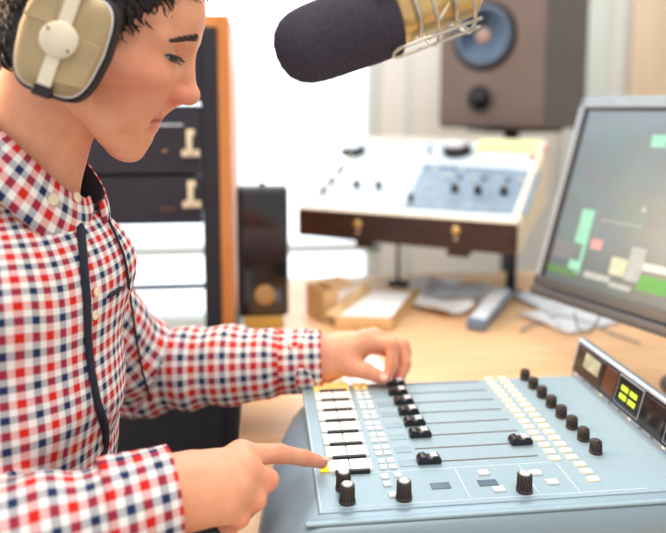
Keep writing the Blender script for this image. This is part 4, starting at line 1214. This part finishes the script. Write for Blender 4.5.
# shock mount: two wire rings, four long wire loops
sa_ = nz(np.cross(ma, (0, 0, 1))); sb_ = np.cross(sa_, ma)
def mp(h, an, r): return tuple(m1+ma*h+(sa_*math.cos(an)+sb_*math.sin(an))*r)
smt = thing('shock_mount', 'pale wire shock mount cage around the brass microphone body', 'shock mount', tuple(m1+ma*.05))
for h in (.030, .066):
    MB().tube([mp(h, 2*PI*k/32, .0405) for k in range(32)], .0018, 8, closed=True).build('wire_ring', M['steel'], smt)
for an in (.0, PI/2, PI, 3*PI/2):
    an += .55; da = .16
    pts = [mp(.072, an-da, .0425), mp(.0, an-da, .0425), mp(-.010, an-da, .0425), mp(-.015, an-da*.6, .0425), mp(-.016, an, .0425), mp(-.015, an+da*.6, .0425), mp(-.010, an+da, .0425), mp(.0, an+da, .0425), mp(.072, an+da, .0425)]
    MB().tube(pts, .0016, 8).build('wire_loop', M['steel'], smt)
for k in range(8):
    an = k*PI/4+.2
    MB().tube([mp(.030 if k % 2 else .066, an, .0405), mp(.048, an+.25, .0275)], .0012, 6).build('elastic', M['cream'], smt)
kn = m1+ma*.098
MB().tube([mp(.066, .55+PI, .0405), mp(.080, .55+PI, .036), mp(.098, 1.2, .012)], .003, 8).build('yoke_arm', M['steel'], smt)
MB().tube([mp(.066, .55, .0405), mp(.080, .55, .036), mp(.098, 1.2, .012)], .003, 8).build('yoke_arm', M['steel'], smt)
MB().lathe([(.006, 0), (.013, .002), (.014, .012), (.010, .016)], kn-ma*.002+sb_*.004, ma, 24).build('pivot', M['gold'], smt)
arm = thing('boom_arm', 'pale metal boom arm reaching in from above to the microphone', 'boom arm', (1.25, 1.0, TZ))
a0_ = kn+ma*.014+sb_*.004; a1_ = a0_+ma*.12+np.array([0, 0, .03]); a2_ = np.array([.75, .95, 1.78]); a3_ = np.array([1.30, 1.05, 1.35])
MB().tube([tuple(a0_), tuple(a1_)], .008, 14).build('tip', M['steel'], arm)
MB().tube([tuple(a1_), tuple(a2_)], .009, 14).build('upper_tube', M['steel'], arm)
MB().tube([tuple(a2_), tuple(a3_)], .010, 14).build('lower_tube', M['steel'], arm)
MB().tube([tuple(a3_), (1.30, 1.05, TZ+.02)], .012, 14).build('riser', M['steel'], arm)
MB().lathe([(.05, 0), (.05, .02), (.02, .03)], (1.30, 1.05, TZ), (0, 0, 1), 24).build('base', M['rackblack'], arm)
for q in (a1_, a2_, a3_):
    MB().lathe([(.014, -.012), (.016, -.008), (.016, .008), (.014, .012)], q, (0, 1, 0), 20).build('joint', M['rackblack'], arm)

# ================================================================== LIGHT AND CAMERA
w = bpy.data.worlds.new('sky'); bpy.context.scene.world = w; w.use_nodes = True
nt = w.node_tree; bg = nt.nodes['Background']
tc = nt.nodes.new('ShaderNodeTexCoord'); sp = nt.nodes.new('ShaderNodeSeparateXYZ'); nt.links.new(tc.outputs['Generated'], sp.inputs[0])
r = nt.nodes.new('ShaderNodeMapRange'); r.inputs[1].default_value = -1; r.inputs[2].default_value = 1; nt.links.new(sp.outputs['Y'], r.inputs[0])
cr = nt.nodes.new('ShaderNodeValToRGB'); nt.links.new(r.outputs[0], cr.inputs[0])
e = cr.color_ramp.elements; e[0].color = (.62, .60, .60, 1); e[1].color = (1.75, 1.85, 1.95, 1)
x = e.new(.45); x.color = (.60, .60, .62, 1); x = e.new(.75); x.color = (1.55, 1.65, 1.75, 1)
nt.links.new(cr.outputs[0], bg.inputs['Color']); bg.inputs['Strength'].default_value = 1.0
def area(name, loc, target, size, power, col):
    l = bpy.data.lights.new(name, 'AREA'); l.size = size; l.energy = power; l.color = col
    o = bpy.data.objects.new(name, l); o.location = loc
    o.rotation_euler = (Vector(target)-Vector(loc)).to_track_quat('-Z', 'Y').to_euler(); C.objects.link(o); return o
area('assumed_ceiling_lamp', (.1, .3, 2.6), (.0, .8, .8), 1.0, 14, (1, .93, .85))  # assumed overhead lamp, unseen, added as general room fill
area('rear_fill', (.7, 1.9, 2.65), (.8, 2.5, .6), 1.0, 11, (1, .97, .93))  # added fill that brightens the back wall and loudspeaker, no known lamp
area('assumed_warm_lamp', (-1.6, 1.2, 1.9), (-.2, .75, 1.15), .5, 24, (1, .62, .28))  # assumed unseen lamp, added to give the neck its orange edge
area('added_back_light', (.0, 2.5, 1.95), (.1, .75, .9), 1.3, 9, (.93, .97, 1))  # added area light inside the room, imitating window light for shadow and rim
cd = bpy.data.cameras.new('camera'); cam = bpy.data.objects.new('camera', cd); C.objects.link(cam)
cd.sensor_width = 36; cd.lens = F/666*36; cd.shift_x = 0; cd.shift_y = (CY-266.5)/666
cam.location = CAM
R = Matrix((RT, UP, -FW)).transposed(); cam.rotation_euler = R.to_euler()
cd.clip_start = .02
cd.dof.use_dof = True; cd.dof.focus_distance = .72; cd.dof.aperture_fstop = 2.2
S = bpy.context.scene; S.camera = cam
S.view_settings.view_transform = 'Standard'; S.view_settings.look = 'None'; S.view_settings.exposure = 0.45; S.view_settings.gamma = 1
S.view_settings.use_curve_mapping = False
